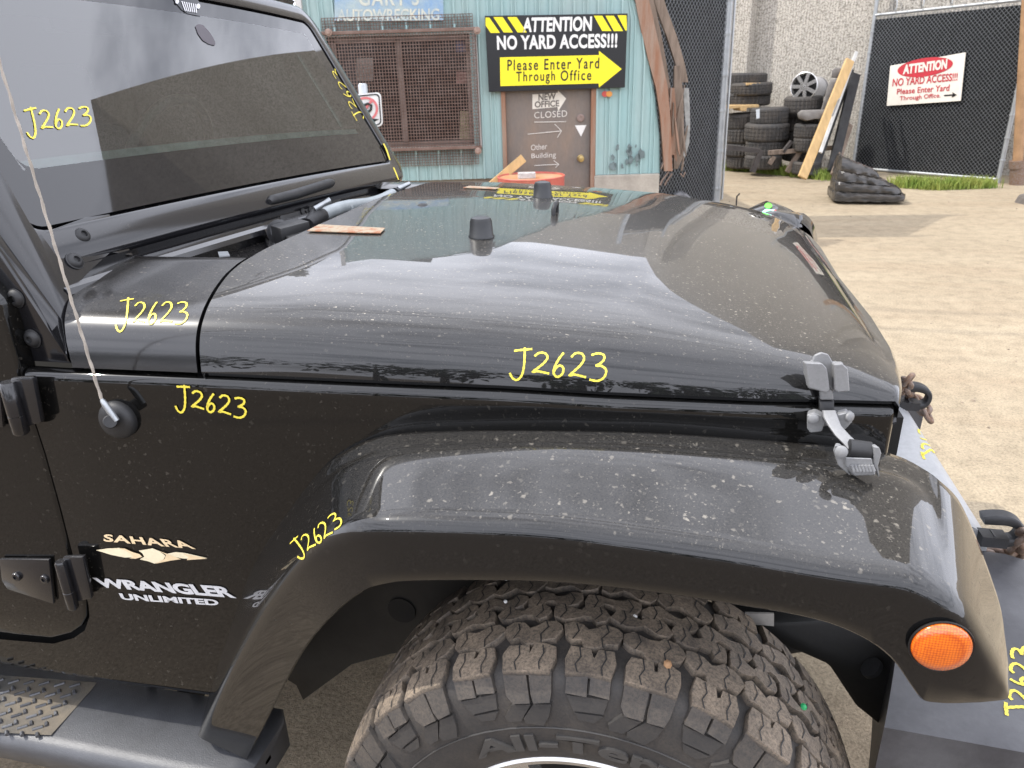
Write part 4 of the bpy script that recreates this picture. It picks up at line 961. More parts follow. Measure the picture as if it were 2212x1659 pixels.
def chain(pts, name, lab, link=.034, r=.0052):
    P = catmull(pts, 12); L_ = [0]
    for a, b in zip(P, P[1:]): L_.append(L_[-1]+(b-a).length)
    def pos(d):
        for i in range(len(P)-1):
            if L_[i+1] >= d: return lerp(P[i], P[i+1], (d-L_[i])/max(1e-9, L_[i+1]-L_[i])), (P[i+1]-P[i]).normalized()
        return P[-1], (P[-1]-P[-2]).normalized()
    root = thing(name, lab, 'chain', tuple(P[0])); d = link/2; k = 0; rr = random.Random(5)
    while d < L_[-1] and k < 60:
        c, t = pos(d); up = V3((0, 0, 1)) if abs(t.z) < .9 else V3((1, 0, 0)); x = t.cross(up).normalized(); y = t.cross(x)
        a = (0 if k % 2 else math.pi/2)+rr.uniform(-.35, .35)+.5; sd = x*math.cos(a)+y*math.sin(a)
        hl, hr = link*.42, link*.28; loop = []
        for j in range(20):
            th = 2*math.pi*j/20; loop.append(c+t*(hl*math.copysign(1, math.cos(th))*abs(math.cos(th))**.7+0)+sd*hr*math.sin(th))
        mb = MB(); mb.tube(loop, r, 8, closed=True); mb.build('link', RUSTY, root, smooth=60)
        d += link*.66; k += 1
    return root
def X6(x, y, X=.68): return at(x, y, 0, X)
chain([X6(2255, 1150, .70), X6(2205, 1165, .70), X6(2190, 1195, .72), X6(2160, 1205, .70), X6(2135, 1195, .68), X6(2115, 1190, .66)], 'tow_chain', 'rusty chain hooked over the near black tow hook, lying on the faded bumper', link=.046, r=.0066)
chain([X6(1965, 815, .60), X6(1955, 838, .62), X6(1968, 850, .66), X6(1985, 870, .69), X6(2000, 890, .70), X6(2008, 910, .70)], 'tow_chain', 'rusty chain on the far tow hook beside the front corner of the hood', link=.044, r=.0062)
# grille behind the flare and hood
mb = MB(); mb.box((.352, 0, .90), (.05, 1.16, .36)); gr = mb.build('grille', P_TRIM, car, bevel=.02, seg=3, smooth=50)
for i in range(7):
    mb = MB(); mb.box((.379, -.24+.08*i, .95), (.004, .045, .20)); mb.build('slot', BLACK, gr, bevel=.001)
for s in (-1, 1):
    mb = MB(); mb.lathe([(.085, 0), (.088, .008), (.06, .02), (0, .026)], (.376, s*.43, .96), (1, 0, 0), 28, caps=False); mb.build('headlight', GLASSD, gr, smooth=60)
# ================================================================== the yard
mb = MB(); S = 60
mb.grid([[V3((x, y, 0)) for y in (-S, -8, -3, 0, 3, 6, 10, 16, S)] for x in (-S, -8, -3, 0, 3, 6, 10, S)])
tag(mb.build('ground', GROUND, fix=False), None, None, kind='structure')
BD = 7.0
UP = V3((0, 0, 1))
# ------------------------------------------------ teal hut
def bx(x, y, D=BD):
    p = bp(x, y, D)-V3((CAM.x, CAM.y, 0)); return p.dot(RGT), p.z
hut = thing('metal_clad_hut', 'teal corrugated metal hut with a caged window, black sign and dented steel door', 'building', tuple(HW(0, BD, 0)))
LX = bx(652, 20)[0]
EDGE = [bx(x, y) for x, y in ((1424, 372), (1424, 300), (1416, 220), (1400, 130), (1375, 0))]
ez = sorted([(z, a) for a, z in EDGE]); top = ez[-1]
a_, z_ = top[1], top[0]
ROOF = 3.9
while z_ < ROOF-.02:
    k = (z_-1.0)/(ROOF-1.0); z_ += .12; a_ -= .045+.22*k**2.5; ez.append((z_, a_))
def edge_a(z): return tab(z, ez)
ZS = bx(1350, 376)[1]
DX0, DX1 = bx(1086, 300)[0], bx(1284, 300)[0]; DZ1 = bx(1150, 192)[1]
WX0, WX1 = bx(722, 200)[0], bx(1022, 200)[0]; WZ0, WZ1 = bx(900, 318)[1], bx(900, 75)[1]
mb = MB()
# ribbed sheet: columns between edges, skipping the door and window
def ribs(a):
    u = (a % .205)/.205; 
    for lo, hi, d in ((.02, .12, .016), (.42, .50, .007), (.60, .68, .007)):
        if lo <= u <= hi: return d
    return 0
cols = [LX]
a = LX
while a < 1.55:
    base = math.floor(a/.205)*.205
    a += .0001
    nxt = [base+.205*k for k in (.02, .035, .105, .12, .42, .435, .485, .50, .60, .615, .665, .68, 1.02)]
    a = min([q for q in nxt if q > a+.0005]); cols.append(a)
def prof(a):
    u = (a/.205) % 1.0
    return tab(u, ((0.0, 0), (.02, 0), (.035, .026), (.105, .026), (.12, 0), (.42, 0), (.435, .013), (.485, .013), (.50, 0), (.60, 0), (.615, .013), (.665, .013), (.68, 0), (1, 0)))
for a0, a1 in zip(cols, cols[1:]):
    am = (a0+a1)/2; spans = []
    if WX0 < am < WX1: spans = [(ZS, WZ0), (WZ1, ROOF)]
    elif DX0 < am < DX1: spans = [(DZ1, ROOF)]
    else: spans = [(ZS, ROOF)]
    for z0, z1 in spans:
        nseg = 10
        for i in range(nseg):
            za, zb_ = lerp(z0, z1, i/nseg), lerp(z0, z1, (i+1)/nseg)
            q = []
            for aa, zz in ((a0, za), (a1, za), (a1, zb_), (a0, zb_)):
                e = edge_a(zz); ac = min(aa, e); q.append(HW(ac, BD-prof(aa), zz))
            if (q[0]-q[1]).length < 1e-4 and (q[2]-q[3]).length < 1e-4: continue
            mb.add(q, [(0, 1, 2, 3)])
wall = mb.build('siding', TEAL, hut, fix=False)
# body of the hut behind the front: side wall, curved roof
mb = MB(); arch = [(edge_a(z)-.02, z) for z in [ZS, .9, 1.3, 1.7, 2.1, 2.5, 2.9, 3.3, 3.6, 3.8, 3.9]]+[(LX+1.0, 3.95), (LX, 3.9), (LX, ZS)]
mb.grid([[HW(a, D, z) for a, z in arch] for D in (BD+.03, BD+5)]); mb.build('roof', M('brown roof felt', (.09, .075, .06), .9), hut, fix=False)
mb = MB(); mb.prism([HW(LX, BD+.06, 0), HW(DX0-.0, BD+.06, 0), HW(DX0, BD+.06, ZS), HW(LX, BD+.06, ZS)], HEAD*.3); mb.prism([HW(DX1+.0, BD-.03, 0), HW(edge_a(ZS)+.0, BD-.03, 0), HW(edge_a(ZS)+.0, BD-.03, ZS-.002), HW(DX1, BD-.03, ZS-.002)], HEAD*.3)
mb.build('footing', CONC2, hut, bevel=.01)
mb = MB(); mb.box(tuple(HW(LX-.015, BD-.02, 2.0)), (.05, .06, 4.0), RGT, HEAD); mb.build('corner_trim', M('white trim', (.62, .60, .57), .6), hut)
# scuffs at the siding's foot
mb = MB(); rnd = random.Random(4)
for k in range(14):
    mb = MB(); cx, cz = bx(1345+rnd.uniform(-28, 40), 335+rnd.uniform(-22, 26)); r = rnd.uniform(.008, .03)
    mb.add([HW(cx+r*rnd.uniform(.6, 1.4)*math.cos(t*.628), BD-.028, cz+r*rnd.uniform(1.0, 2.2)*math.sin(t*.628)) for t in range(10)], [tuple(range(10))]); mb.build('scuff_mark', TEALDIRT, hut, fix=False)
# door
dr = HW(0, 0, 0)
mb = MB(); dz0 = .05; mb.prism([HW(DX0+.035, BD+.03, dz0), HW(DX1-.035, BD+.03, dz0), HW(DX1-.035, BD+.03, DZ1+.02), HW(DX0+.035, BD+.03, DZ1+.02)], HEAD*.05); door2 = mb.build('door', DOORM, hut, bevel=.004)
for a0, a1 in ((DX0-.005, DX0+.035), (DX1-.035, DX1+.01)):
    mb = MB(); mb.prism([HW(a0, BD-.022, 0), HW(a1, BD-.022, 0), HW(a1, BD-.022, DZ1), HW(a0, BD-.022, DZ1)], HEAD*.10); mb.build('door_post', WOODR, hut, bevel=.003)
def DF(off): return lambda x, y: bp(x, y, BD+.03-off)
mb = MB(); c = bp(1254, 342, BD+.03); mb.lathe([(.030, 0), (.032, .004), (.013, .008), (.013, .03), (.026, .038), (.031, .052), (.026, .066), (0, .072)], c, -HEAD, 24, caps=False); mb.build('knob', BRASS, door2, smooth=50)
mb = MB(); c = bp(1254, 255, BD+.03); mb.lathe([(.034, 0), (.034, .012), (.025, .016), (.012, .012), (0, .012)], c, -HEAD, 24, caps=False); mb.build('deadbolt', M('tarnished bolt ring', (.30, .22, .19), .5, metal=.4), door2, smooth=50)
mb = MB(); mb.add([DF(.002)(x, y) for x, y in ((1242, 271), (1267, 270), (1255, 295))], [(0, 1, 2)]); mb.build('triangle_sticker', WHITE, door2, fix=False)
mb = MB(); mb.add([DF(.003)(x, y) for x, y in ((1150, 204), (1205, 200), (1205, 195), (1223, 213), (1206, 240), (1204, 231), (1150, 236))], [tuple(range(7))]); na = mb.build('arrow_notice', SIGNW, door2, fix=False)
DKT = M('notice lettering', (.16, .14, .12), .7, var=.2)
lettering('notice_lettering', 'NEW', ((1163, 203), (1201, 200), (1201, 215), (1163, 218)), DF(.005), DKT, na, bold=.03)
lettering('notice_lettering', 'OFFICE', ((1155, 219), (1208, 216), (1208, 230), (1155, 233)), DF(.005), DKT, na, bold=.03)
CHALKM = M('chalk', (.72, .68, .62), .9, var=.2)
lettering('chalk_lettering', 'CLOSED', ((1154, 242), (1225, 238), (1225, 252), (1154, 256)), DF(.004), CHALKM, door2, bold=.0, space=1.1)
lettering('chalk_lettering', 'Other', ((1147, 313), (1182, 309), (1182, 322), (1147, 325)), DF(.004), CHALKM, door2, bold=.0)
lettering('chalk_lettering', 'Building', ((1148, 332), (1201, 328), (1201, 343), (1148, 345)), DF(.004), CHALKM, door2, bold=.0)
mb = MB()
for P in (((1154, 264), (1223, 263)), ((1140, 290), (1212, 283)), ((1198, 268), (1213, 283)), ((1213, 283), (1204, 297)), ((1154, 358), (1206, 355)), ((1196, 347), (1207, 355)), ((1207, 355), (1200, 362))):
    mb.tube([DF(.003)(*P[0]), DF(.003)(*P[1])], .0035, 5)
mb.build('chalk_lines', CHALKM, door2)
# card sticker by the door
for dx, mt in ((0, M('red disc', (.45, .06, .05), .5, var=.1, fine=0)), (9, M('orange disc', (.60, .25, .05), .5, var=.1, fine=0))):
    mb = MB(); mb.add([bp(1307+dx+7*math.cos(t*.5236), 203+6.5*math.sin(t*.5236), BD-.03-dx*.0001) for t in range(12)], [tuple(range(12))]); mb.build('card_sticker', mt, hut, fix=False)
# window
WF = HW((WX0+WX1)/2, BD, 0)
win = thing('window', None, None); win.parent = hut; win.matrix_parent_inverse = Matrix.Translation(-hut.location)
mb = MB(); mb.prism([HW(WX0, BD+.06, WZ0), HW(WX1, BD+.06, WZ0), HW(WX1, BD+.06, WZ1), HW(WX0, BD+.06, WZ1)], HEAD*.02); mb.build('pane', GLASSD, win)
FRM = M('brown window frame', (.22, .17, .145), .7, var=.3)
mb = MB(); am = bx(868, 200)[0]
for a0, a1, z0, z1 in ((WX0, WX0+.05, WZ0, WZ1), (WX1-.05, WX1, WZ0, WZ1), (WX0, WX1, WZ0, WZ0+.05), (WX0, WX1, WZ1-.05, WZ1), (am-.022, am+.022, WZ0, WZ1)):
    mb.prism([HW(a0, BD+.02, z0), HW(a1, BD+.02, z0), HW(a1, BD+.02, z1), HW(a0, BD+.02, z1)], HEAD*.04)
mb.build('frame', FRM, win, bevel=.004)
mb = MB(); b0 = bx(1030, 200)[0]; mb.prism([HW(b0, BD-.03, WZ0-.02), HW(b0+.028, BD-.03, WZ0-.02), HW(b0+.02, BD-.03, WZ1+.02), HW(b0-.01, BD-.03, WZ1+.02)], HEAD*.05); mb.build('white_board', M('weathered white board', (.52, .49, .46), .7), win)
NOT = [((985, 86), (1024, 112), (.10, .10, .16)), ((985, 155), (1022, 180), (.26, .14, .12)), ((994, 240), (1028, 307), (.30, .26, .16)), ((770, 125), (806, 175), (.24, .22, .20))]
for (x0, y0), (x1, y1), c in NOT:
    mb = MB(); mb.add([bp(x, y, BD+.052) for x, y in ((x0, y0), (x1, y0), (x1, y1), (x0, y1))], [(0, 1, 2, 3)]); mb.build('notice', M('window notice', c, .7, var=.4, scale=30), win, fix=False)
# steel cage over the window
cage = thing('window_cage', 'rusty steel mesh cage with flared top and bottom bolted over the hut window', 'window cage', tuple(HW((WX0+WX1)/2, BD-.1, WZ0)))
CX0, CX1 = bx(704, 200, BD-.09)[0], bx(1032, 200, BD-.09)[0]; CZ0, CZ1 = bx(900, 322, BD-.09)[1], bx(900, 66, BD-.09)[1]
def wiregrid(mb, p00, p10, p11, p01, nu, nv, r=.0026):
    N_ = (p10-p00).cross(p01-p00).normalized()
    for i in range(nu+1):
        a, b = lerp(p00, p10, i/nu), lerp(p01, p11, i/nu); mb.prism([a+(p10-p00).normalized()*r*s+N_*r*t for s, t in ((-1, -1), (1, -1), (1, 1), (-1, 1))], b-a)
    for j in range(nv+1):
        a, b = lerp(p00, p01, j/nv), lerp(p10, p11, j/nv); mb.prism([a+(p01-p00).normalized()*r*s+N_*r*t*1.3 for s, t in ((-1, -1), (1, -1), (1, 1), (-1, 1))], b-a)
mb = MB(); D0 = BD-.09; DB = BD-.01
wiregrid(mb, HW(CX0, D0, CZ0), HW(CX1, D0, CZ0), HW(CX1, D0, CZ1), HW(CX0, D0, CZ1), 52, 36)
wiregrid(mb, HW(CX0, D0, CZ1), HW(CX1, D0, CZ1), HW(CX1, DB, CZ1), HW(CX0, DB, CZ1), 52, 3)
wiregrid(mb, HW(CX0, D0, CZ0), HW(CX1, D0, CZ0), HW(CX1, DB, CZ0), HW(CX0, DB, CZ0), 52, 3)
wiregrid(mb, HW(CX1, D0, CZ0), HW(CX1, DB, CZ0), HW(CX1, DB, CZ1), HW(CX1, D0, CZ1), 3, 36)
wiregrid(mb, HW(CX0, D0, CZ0), HW(CX0, DB, CZ0), HW(CX0, DB, CZ1), HW(CX0, D0, CZ1), 3, 36)
wiregrid(mb, HW(CX0+.02, DB-.01, CZ1+.01), HW(CX1-.02, DB-.01, CZ1+.01), HW(CX1-.02, DB-.02, CZ1+.12), HW(CX0+.02, DB-.02, CZ1+.12), 50, 5)
wiregrid(mb, HW(CX0+.02, DB-.02, CZ0-.15), HW(CX1-.02, DB-.02, CZ0-.15), HW(CX1-.02, DB-.01, CZ0-.01), HW(CX0+.02, DB-.01, CZ0-.01), 50, 6)
mb.build('mesh', RUSTSCR, cage, fix=False)
mb = MB()
for z in (CZ0, CZ1): mb.box(tuple(HW((CX0+CX1)/2, D0, z)), (CX1-CX0+.03, .02, .028), RGT, HEAD)
mb.build('rail', RUSTSCR, cage, bevel=.004)
mb = MB()
for x, y in ((710, 70), (1031, 66), (1033, 326)): mb.lathe([(.03, 0), (.03, .012), (.014, .014), (.014, .03), (0, .03)], bp(x, y, D0-.01), -HEAD, 14, caps=False)
mb.build('bolt_washers', M('pale rusty washers', (.36, .25, .20), .7, var=.4, scale=40), cage, smooth=40)
# signs
def board(name, label, q, D, t, mat, cat='sign'):
    P = [bp(x, y, D) for x, y in q]; loc = (P[2]+P[3])/2
    r = thing(name, label, cat, tuple(loc)); mb = MB(); mb.prism(P, HEAD*t); mb.build('board', mat, r, bevel=.003); return r
g = board('painted_sign', 'faded blue painted sign above the caged window, lettering half worn away', ((723, -70), (957, -72), (958, 44), (722, 46)), BD-.03, .02, FADEB)
GS_ = lambda x, y: bp(x, y, BD-.033); CRM = M('worn cream lettering', (.62, .60, .48), .6, var=.35, scale=14, col2=(.40, .46, .46))
lettering('sign_lettering', "GARY'S", ((775, -24), (905, -25), (905, 12), (775, 13)), GS_, CRM, g, bold=.02, space=1.15)
lettering('sign_lettering', 'AUTOWRECKING', ((728, 20), (949, 18), (949, 44), (728, 46)), GS_, CRM, g, bold=.02)
s1 = board('hazard_sign', 'large black and yellow sign with an arrow, mounted over the steel door', ((1047, 34), (1356, 29), (1350, 189), (1056, 199)), BD-.06, .03, SIGNK)
S1 = lambda x, y: bp(x, y, BD-.064); S1b = lambda x, y: bp(x, y, BD-.067)
lettering('sign_lettering', 'ATTENTION', ((1130, 38), (1279, 35), (1278, 67), (1128, 70)), S1, WHITE, s1, bold=.036, space=1.0)
lettering('sign_lettering', 'NO YARD ACCESS!!!', ((1073, 77), (1334, 72), (1333, 103), (1074, 108)), S1, WHITE, s1, bold=.034, space=1.05)
mb = MB()
for x in (1049, 1065, 1094): pass
for x0 in (1049, 1066, 1096):
    w = 20 if x0 > 1050 else 6; mb = MB()
    mb.add([S1(x, y) for x, y in (((x0, 37), (x0+w, 37), (x0+w+22, 70), (x0+22, 70)) if x0 > 1050 else ((1049, 38), (1057, 38), (1080, 71), (1060, 71), (1049, 55)))], [(0, 1, 2, 3) if x0 > 1050 else (0, 1, 2, 3, 4)]); mb.build('hazard_stripe', SIGNY, s1, fix=False)
for x0 in (1283, 1308, 1334):
    mb = MB()
    if x0 < 1330: mb.add([S1(x, y) for x, y in ((x0, 34), (x0+18, 34), (x0+38, 67), (x0+18, 67))], [(0, 1, 2, 3)])
    else: mb.add([S1(x, y) for x, y in ((1334, 33), (1353, 33), (1354, 50), (1354, 66), (1351, 66))], [(0, 1, 2, 3, 4)])
    mb.build('hazard_stripe', SIGNY, s1, fix=False)

mb = MB(); mb.add([S1(x, y) for x, y in ((1080, 124), (1294, 119), (1294, 110), (1343, 149), (1294, 189), (1293, 180), (1081, 186))], [tuple(range(7))]); mb.build('arrow', SIGNY, s1, fix=False)
lettering('sign_lettering', 'Please Enter Yard', ((1096, 129), (1295, 124), (1294, 148), (1096, 153)), S1b, SIGNK, s1, bold=.012, space=1.25)
lettering('sign_lettering', 'Through', ((1115, 155), (1199, 152.5), (1199, 180.5), (1115, 183)), S1b, SIGNK, s1, bold=.012, space=1.25)
lettering('sign_lettering', 'Office', ((1211, 152), (1278, 150), (1277, 173), (1211, 175)), S1b, SIGNK, s1, bold=.012, space=1.25)
# parking sign on its post
pk = thing('parking_sign', 'small white no-parking sign on a grey post in front of the caged window', 'sign', tuple(HW(bx(783, 240, 5.2)[0], 5.2, 0)))
PKS = lambda x, y: bp(x, y, 5.2)
def rr_px(x0, y0, x1, y1, r, n=5):
    o = []
    for cx, cy, a in ((x1-r, y0+r, -90), (x1-r, y1-r, 0), (x0+r, y1-r, 90), (x0+r, y0+r, 180)):
        for k in range(n+1): t = R(a+90*k/n); o.append((cx+r*math.cos(t), cy+r*math.sin(t)))
    return o
sk = lambda L_: [(x+(y-240)*.07, y-(x-790)*.10) for x, y in L_]
mb = MB(); mb.prism([bp(x, y, 5.2) for x, y in sk(rr_px(752, 202, 825, 276, 10))], HEAD*.006); mb.build('plate', WHITE, pk)
mb = MB(); o_ = rr_px(755, 205, 822, 273, 9); i_ = rr_px(757.5, 207.5, 819.5, 270.5, 8); mb.grid([[bp(x, y, 5.196) for x, y in sk(o_)], [bp(x, y, 5.196) for x, y in sk(i_)]], closed=True); mb.build('border', SIGNK, pk, fix=False)
mb = MB(); cxx, cyy = 789, 236; ring = lambda rx, ry, D: [bp(x, y, D) for x, y in sk([(cxx+rx*math.cos(t*.1745), cyy+ry*math.sin(t*.1745)) for t in range(36)])]
mb.grid([ring(28, 27, 5.194), ring(23, 22, 5.194)], closed=True); mb.add([bp(x, y, 5.193) for x, y in sk([(770, 253), (774, 257), (808, 219), (804, 215)])], [(0, 1, 2, 3)]); mb.build('red_ring', PINKR, pk, fix=False)
mb = MB(); P = [bp(x, y, 5.1945) for x, y in sk([(792, 244), (801, 238), (803, 229), (796, 224), (786, 227)])]; mb.tube(P, .009, 6); mb.add([bp(x, y, 5.194) for x, y in sk([(800, 257), (818, 260), (800, 268)])], [(0, 1, 2)]); mb.build('black_symbol', SIGNK, pk)
mb = MB(); a, z = bx(783, 180, 5.24); mb.lathe([(.03, 0), (.03, z-.01), (.022, z), (0, z)], HW(a, 5.24, 0), UP, 16, caps=False); mb.build('post', GALV, pk, smooth=45)
# drum, can and plank
bc = HW(bx(1149, 390, 6.35)[0], 6.55, 0); BT = bx(1149, 382, 6.45)[1]
dm = thing('steel_drum', 'red steel drum with a rusty orange lid in front of the steel door', 'drum', tuple(bc))
mb = MB(); mb.lathe([(.0, 0), (.285, 0), (.292, .02), (.287, .04), (.287, .22), (.297, .235), (.287, .25), (.287, .45), (.297, .465), (.287, .48), (.287, BT-.02), (.294, BT-.005), (.290, BT), (.283, BT), (.280, BT-.015)], bc, UP, 48, caps=False); mb.build('shell', BARREL, dm, smooth=40)
mb = MB(); mb.lathe([(.28, BT-.014), (0, BT-.012)], bc, UP, 48, caps=False); mb.build('lid', BARTOP, dm)
pt = HW(bx(1138, 384, 6.45)[0], 6.47, BT); mb = MB(); mb.box(tuple(pt+V3((0, 0, .012))), (.15, .07, .05), RGT, HEAD); o = mb.build('tin_box', M('white and grey tin', (.55, .54, .52), .5, var=.3, scale=30), bevel=.006); tag(o, 'small white tin lying on the drum lid', 'tin')
P0, P1_ = bp(1045, 415, 6.75), bp(1131, 341, 6.80); d_ = (P1_-P0).normalized(); mb = MB(); sN = d_.cross(HEAD).normalized(); P0 = P0-d_*((P0.z)/d_.z if d_.z else 0)
mb.box(tuple((P0+P1_)/2), ((P1_-P0).length, .04, .075), d_, HEAD, sN); tag(mb.build('plank', WOODY, bevel=.004), 'short pale plank leaning by the drum against the teal wall', 'plank')
# broken timber ribs at the hut's corner
rib = thing('broken_timber_frame', 'splintered red-brown timber ribs torn loose at the right edge of the teal hut', 'timber frame', tuple(HW(1.5, BD+.1, 0)))
def strip(px, D, w, t, mat, nm, dD=0):
    """curved board: px list of (x, y, width px)"""
    mb = MB(); rows = []
    for i, (x, y, wd) in enumerate(px):
        dd = D+dD*i/(len(px)-1); a, b = bp(x-wd/2, y, dd), bp(x+wd/2, y, dd); rows.append([a, b, b+HEAD*t, a+HEAD*t])
    mb.grid(rows, closed=True); n = 4; mb.f += [(0, 1, 2, 3), tuple(range(len(mb.v)-1, len(mb.v)-5, -1))]
    return mb.build(nm, mat, rib, bevel=.002)
strip([(1370, -60, 30), (1387, 0, 30), (1402, 70, 32), (1418, 140, 30), (1430, 190, 26), (1437, 250, 22), (1440, 300, 20), (1444, 370, 18)], BD-.03, 0, .06, WOODR, 'rib')
strip([(1390, -60, 14), (1405, 0, 14), (1421, 70, 14), (1434, 140, 13), (1444, 200, 12), (1447, 215, 5)], BD+.04, 0, .05, WOODG, 'rib')
strip([(1412, -40, 22), (1430, 20, 22), (1452, 80, 22), (1470, 140, 20), (1478, 178, 18)], BD+.10, 0, .06, WOODG, 'rib')
strip([(1463, 142, 12), (1466, 200, 20), (1467, 280, 22), (1466, 340, 20), (1460, 365, 8)], BD+.06, 0, .05, WOODG, 'rib')
strip([(1452, 190, 10), (1455, 240, 12), (1455, 300, 12), (1452, 335, 10)], BD+.02, 0, .03, WOODR, 'rib')
strip([(1482, 190, 12), (1484, 230, 12), (1486, 270, 10), (1483, 310, 12), (1476, 340, 8)], BD+.10, 0, .012, M('torn tin sheet', (.36, .36, .34), .6, var=.4, scale=20), 'tin_flap')
for px in ([(1450, 190), (1447, 235), (1436, 258)], [(1432, 275), (1438, 320), (1436, 345), (1428, 365)], [(1452, 375), (1440, 392), (1436, 400)], [(1444, 372), (1430, 390), (1426, 400)], [(1470, 375), (1476, 382), (1480, 372)]):
    mb = MB(); mb.tube([bp(x, y, BD-.02) for x, y in px], .009, 6); mb.build('loose_wire', M('bent wire', (.25, .18, .14), .6, var=.4), rib, smooth=60)
rnd = random.Random(31)
for k in range(11):
    x, y = rnd.uniform(1438, 1482), rnd.uniform(205, 375); l_ = rnd.uniform(14, 46); lean = rnd.uniform(-.25, .2); w = rnd.uniform(3, 8)
    strip([(x-lean*l_, y-l_, w*.4), (x, y, w), (x+lean*l_*.5, y+l_*.6, w*.8), (x+lean*l_*.9, y+l_*.85, w*.15)], BD-.02+rnd.uniform(0, .08), 0, .02, rnd.choice((WOODG, WOODR, WOODG)), 'splinter')
# ------------------------------------------------ fence panels
def chainlink(mb, o, u, L_, H, pitch=.058, r=.0021, z0=.06):
    n_ = u.cross(UP).normalized(); k = int((L_+H)/pitch)
    for fam in (1, -1):
        for i in range(-int(H/pitch)-1, int(L_/pitch)+1):
            x0 = i*pitch if fam == 1 else L_-i*pitch
            a0, a1 = max(0, -i*pitch), min(H, L_-i*pitch)
            if a1-a0 < .03: continue
            A = o+u*(x0+fam*a0)+UP*(z0+a0)+n_*r*fam; B = o+u*(x0+fam*a1)+UP*(z0+a1)+n_*r*fam
            t = (B-A).normalized(); b = t.cross(n_)
            mb.prism([A+b*r+n_*r, A-b*r+n_*r, A-b*r-n_*r, A+b*r-n_*r], B-A)
def fence(name, label, p0, p1, H, extra_top, cat='gate'):
    u = (p1-p0); L_ = u.length; u.normalize(); n_ = u.cross(UP).normalized()
    if n_.dot(CAM-p0) < 0: n_ = -n_
    r = thing(name, label, cat, tuple(p0)); mb = MB(); chainlink(mb, p0+n_*.012, u, L_, H); mb.build('chain_link', WIRE, r, fix=False)
    mb = MB(); k = int(L_/.075)
    for i in range(k):
        a, b = L_*i/k+.0005, L_*(i+1)/k-.0005; w = .002*math.sin(i*2.3); mb.prism([p0+u*a+UP*.07-n_*(.004+w*.3), p0+u*b+UP*.07-n_*.004, p0+u*b+UP*(H+.03)-n_*.004, p0+u*a+UP*(H+.03+w)-n_*(.004+w*.3)], -n_*.003)
    mb.build('privacy_slats', SLAT, r, fix=False)
    mb = MB()
    for a in (0, L_): mb.tube([p0+u*a, p0+u*a+UP*(H+.12+extra_top)], .028, 14)
    for z in (.05, H+.09): mb.tube([p0+UP*z, p1+UP*z], .021, 12)
    mb.build('pipe_frame', GALV, r, smooth=45)
    mb = MB()
    for i in range(7): 
        for a in (0, L_): mb = MB(); mb.lathe([(.034, -.012), (.036, 0), (.034, .012)], p0+u*a+UP*(.3+H*i/7.5), UP, 14); mb.build('tie_band', GALV, r)
    return r, u, n_
GR0, GR1 = HW(5.60, 12.2, -.02), HW(6.72, 10.25, 0)
gt, gu, gn = fence('chain_link_gate', 'chain-link gate filled with black slats carrying a white notice, beside the ochre post', GR0, GR1, 2.16, .45)
# coiled razor wire above
mb = MB(); P = []
for i in range(150): t = i/149; a = t*34; P.append(GR0+gu*((GR1-GR0).length*t)+UP*(2.45+.16*math.sin(a))+gn*(.16*math.cos(a)))
mb.tube(P, .009, 5); tag(mb.build('wire_coil', GALV, smooth=60), 'coil of pale wire along the top of the gate with the white notice', 'wire coil')
pa = HW(bx(1545, 430, 8.3)[0], 8.3, 0)
gl_, lu, ln_ = fence('chain_link_gate', 'tall black-slatted chain-link gate standing open behind the broken timber ribs', HW(1.36, 7.3, 0), pa, 2.9, .2)
mb = MB()
pole_t = bp(1572, 0, 8.3); dv = pole_t-pa
mb.tube([pa-dv*.0, pa+dv*1.4], .056, 18); pl = thing('gate_post', 'galvanised steel post at the free end of the open gate', 'post', tuple(pa)); mb.build('pipe', GALV, pl, smooth=45)
mb = MB()
for f in (.15, .33, .52, .68, .86, 1.0): mb.lathe([(.060, -.02), (.063, 0), (.060, .02)], pa+dv*f, dv, 18)
mb.tube([pa+dv*.1+gu*.09, pa+dv*.1+gu*.10, pa+dv*1.2+gu*.10], .013, 8)
mb.build('hinge_band', GALV, pl, smooth=45)
# notice on the right gate
def ong(x, y, off=.05): return onp(x, y, GR0+gn*off, gn)
nq = ((1923, 142), (2086, 113), (2075, 218), (1915, 229))
ns = thing('notice_sign', 'white notice with a red oval and red lettering, wired to the slatted gate', 'sign', tuple(ong(2000, 229)))
mb = MB(); mb.prism([ong(x, y) for x, y in nq], -gn*.012); mb.build('board', SIGNW, ns, bevel=.003)
NS_ = lambda d: (lambda x, y: ong(x, y, .05+d))
mb = MB(); mb.add([NS_(.004)(1998.5+60*math.cos(t*.1963)+0*t, 145-60*math.cos(t*.1963)*.135+20*math.sin(t*.1963)) for t in range(32)], [tuple(range(32))]); mb.build('red_oval', SIGNR, ns, fix=False)
lettering('sign_lettering', 'ATTENTION', ((1952, 140), (2047, 127), (2045, 149), (1950, 161)), NS_(.008), SIGNW, ns, bold=.05)
lettering('sign_lettering', 'NO YARD ACCESS!!!', ((1929, 170), (2069, 157), (2068, 174), (1927, 187)), NS_(.005), SIGNR, ns, bold=.02)
lettering('sign_lettering', 'Please Enter Yard', ((1938, 192), (2052, 182), (2050, 196), (1937, 204)), NS_(.005), SIGNR, ns, bold=.012)
lettering('sign_lettering', 'Through Office.', ((1944, 208), (2032, 201), (2031, 213), (1943, 220)), NS_(.005), SIGNR, ns, bold=.012)
mb = MB(); mb.add([NS_(.005)(x, y) for x, y in ((2039, 205), (2058, 203.5), (2057, 199), (2067, 205), (2056, 211), (2057, 206.5), (2039, 208))], [tuple(range(7))]); mb.build('arrow', SIGNK, ns, fix=False)
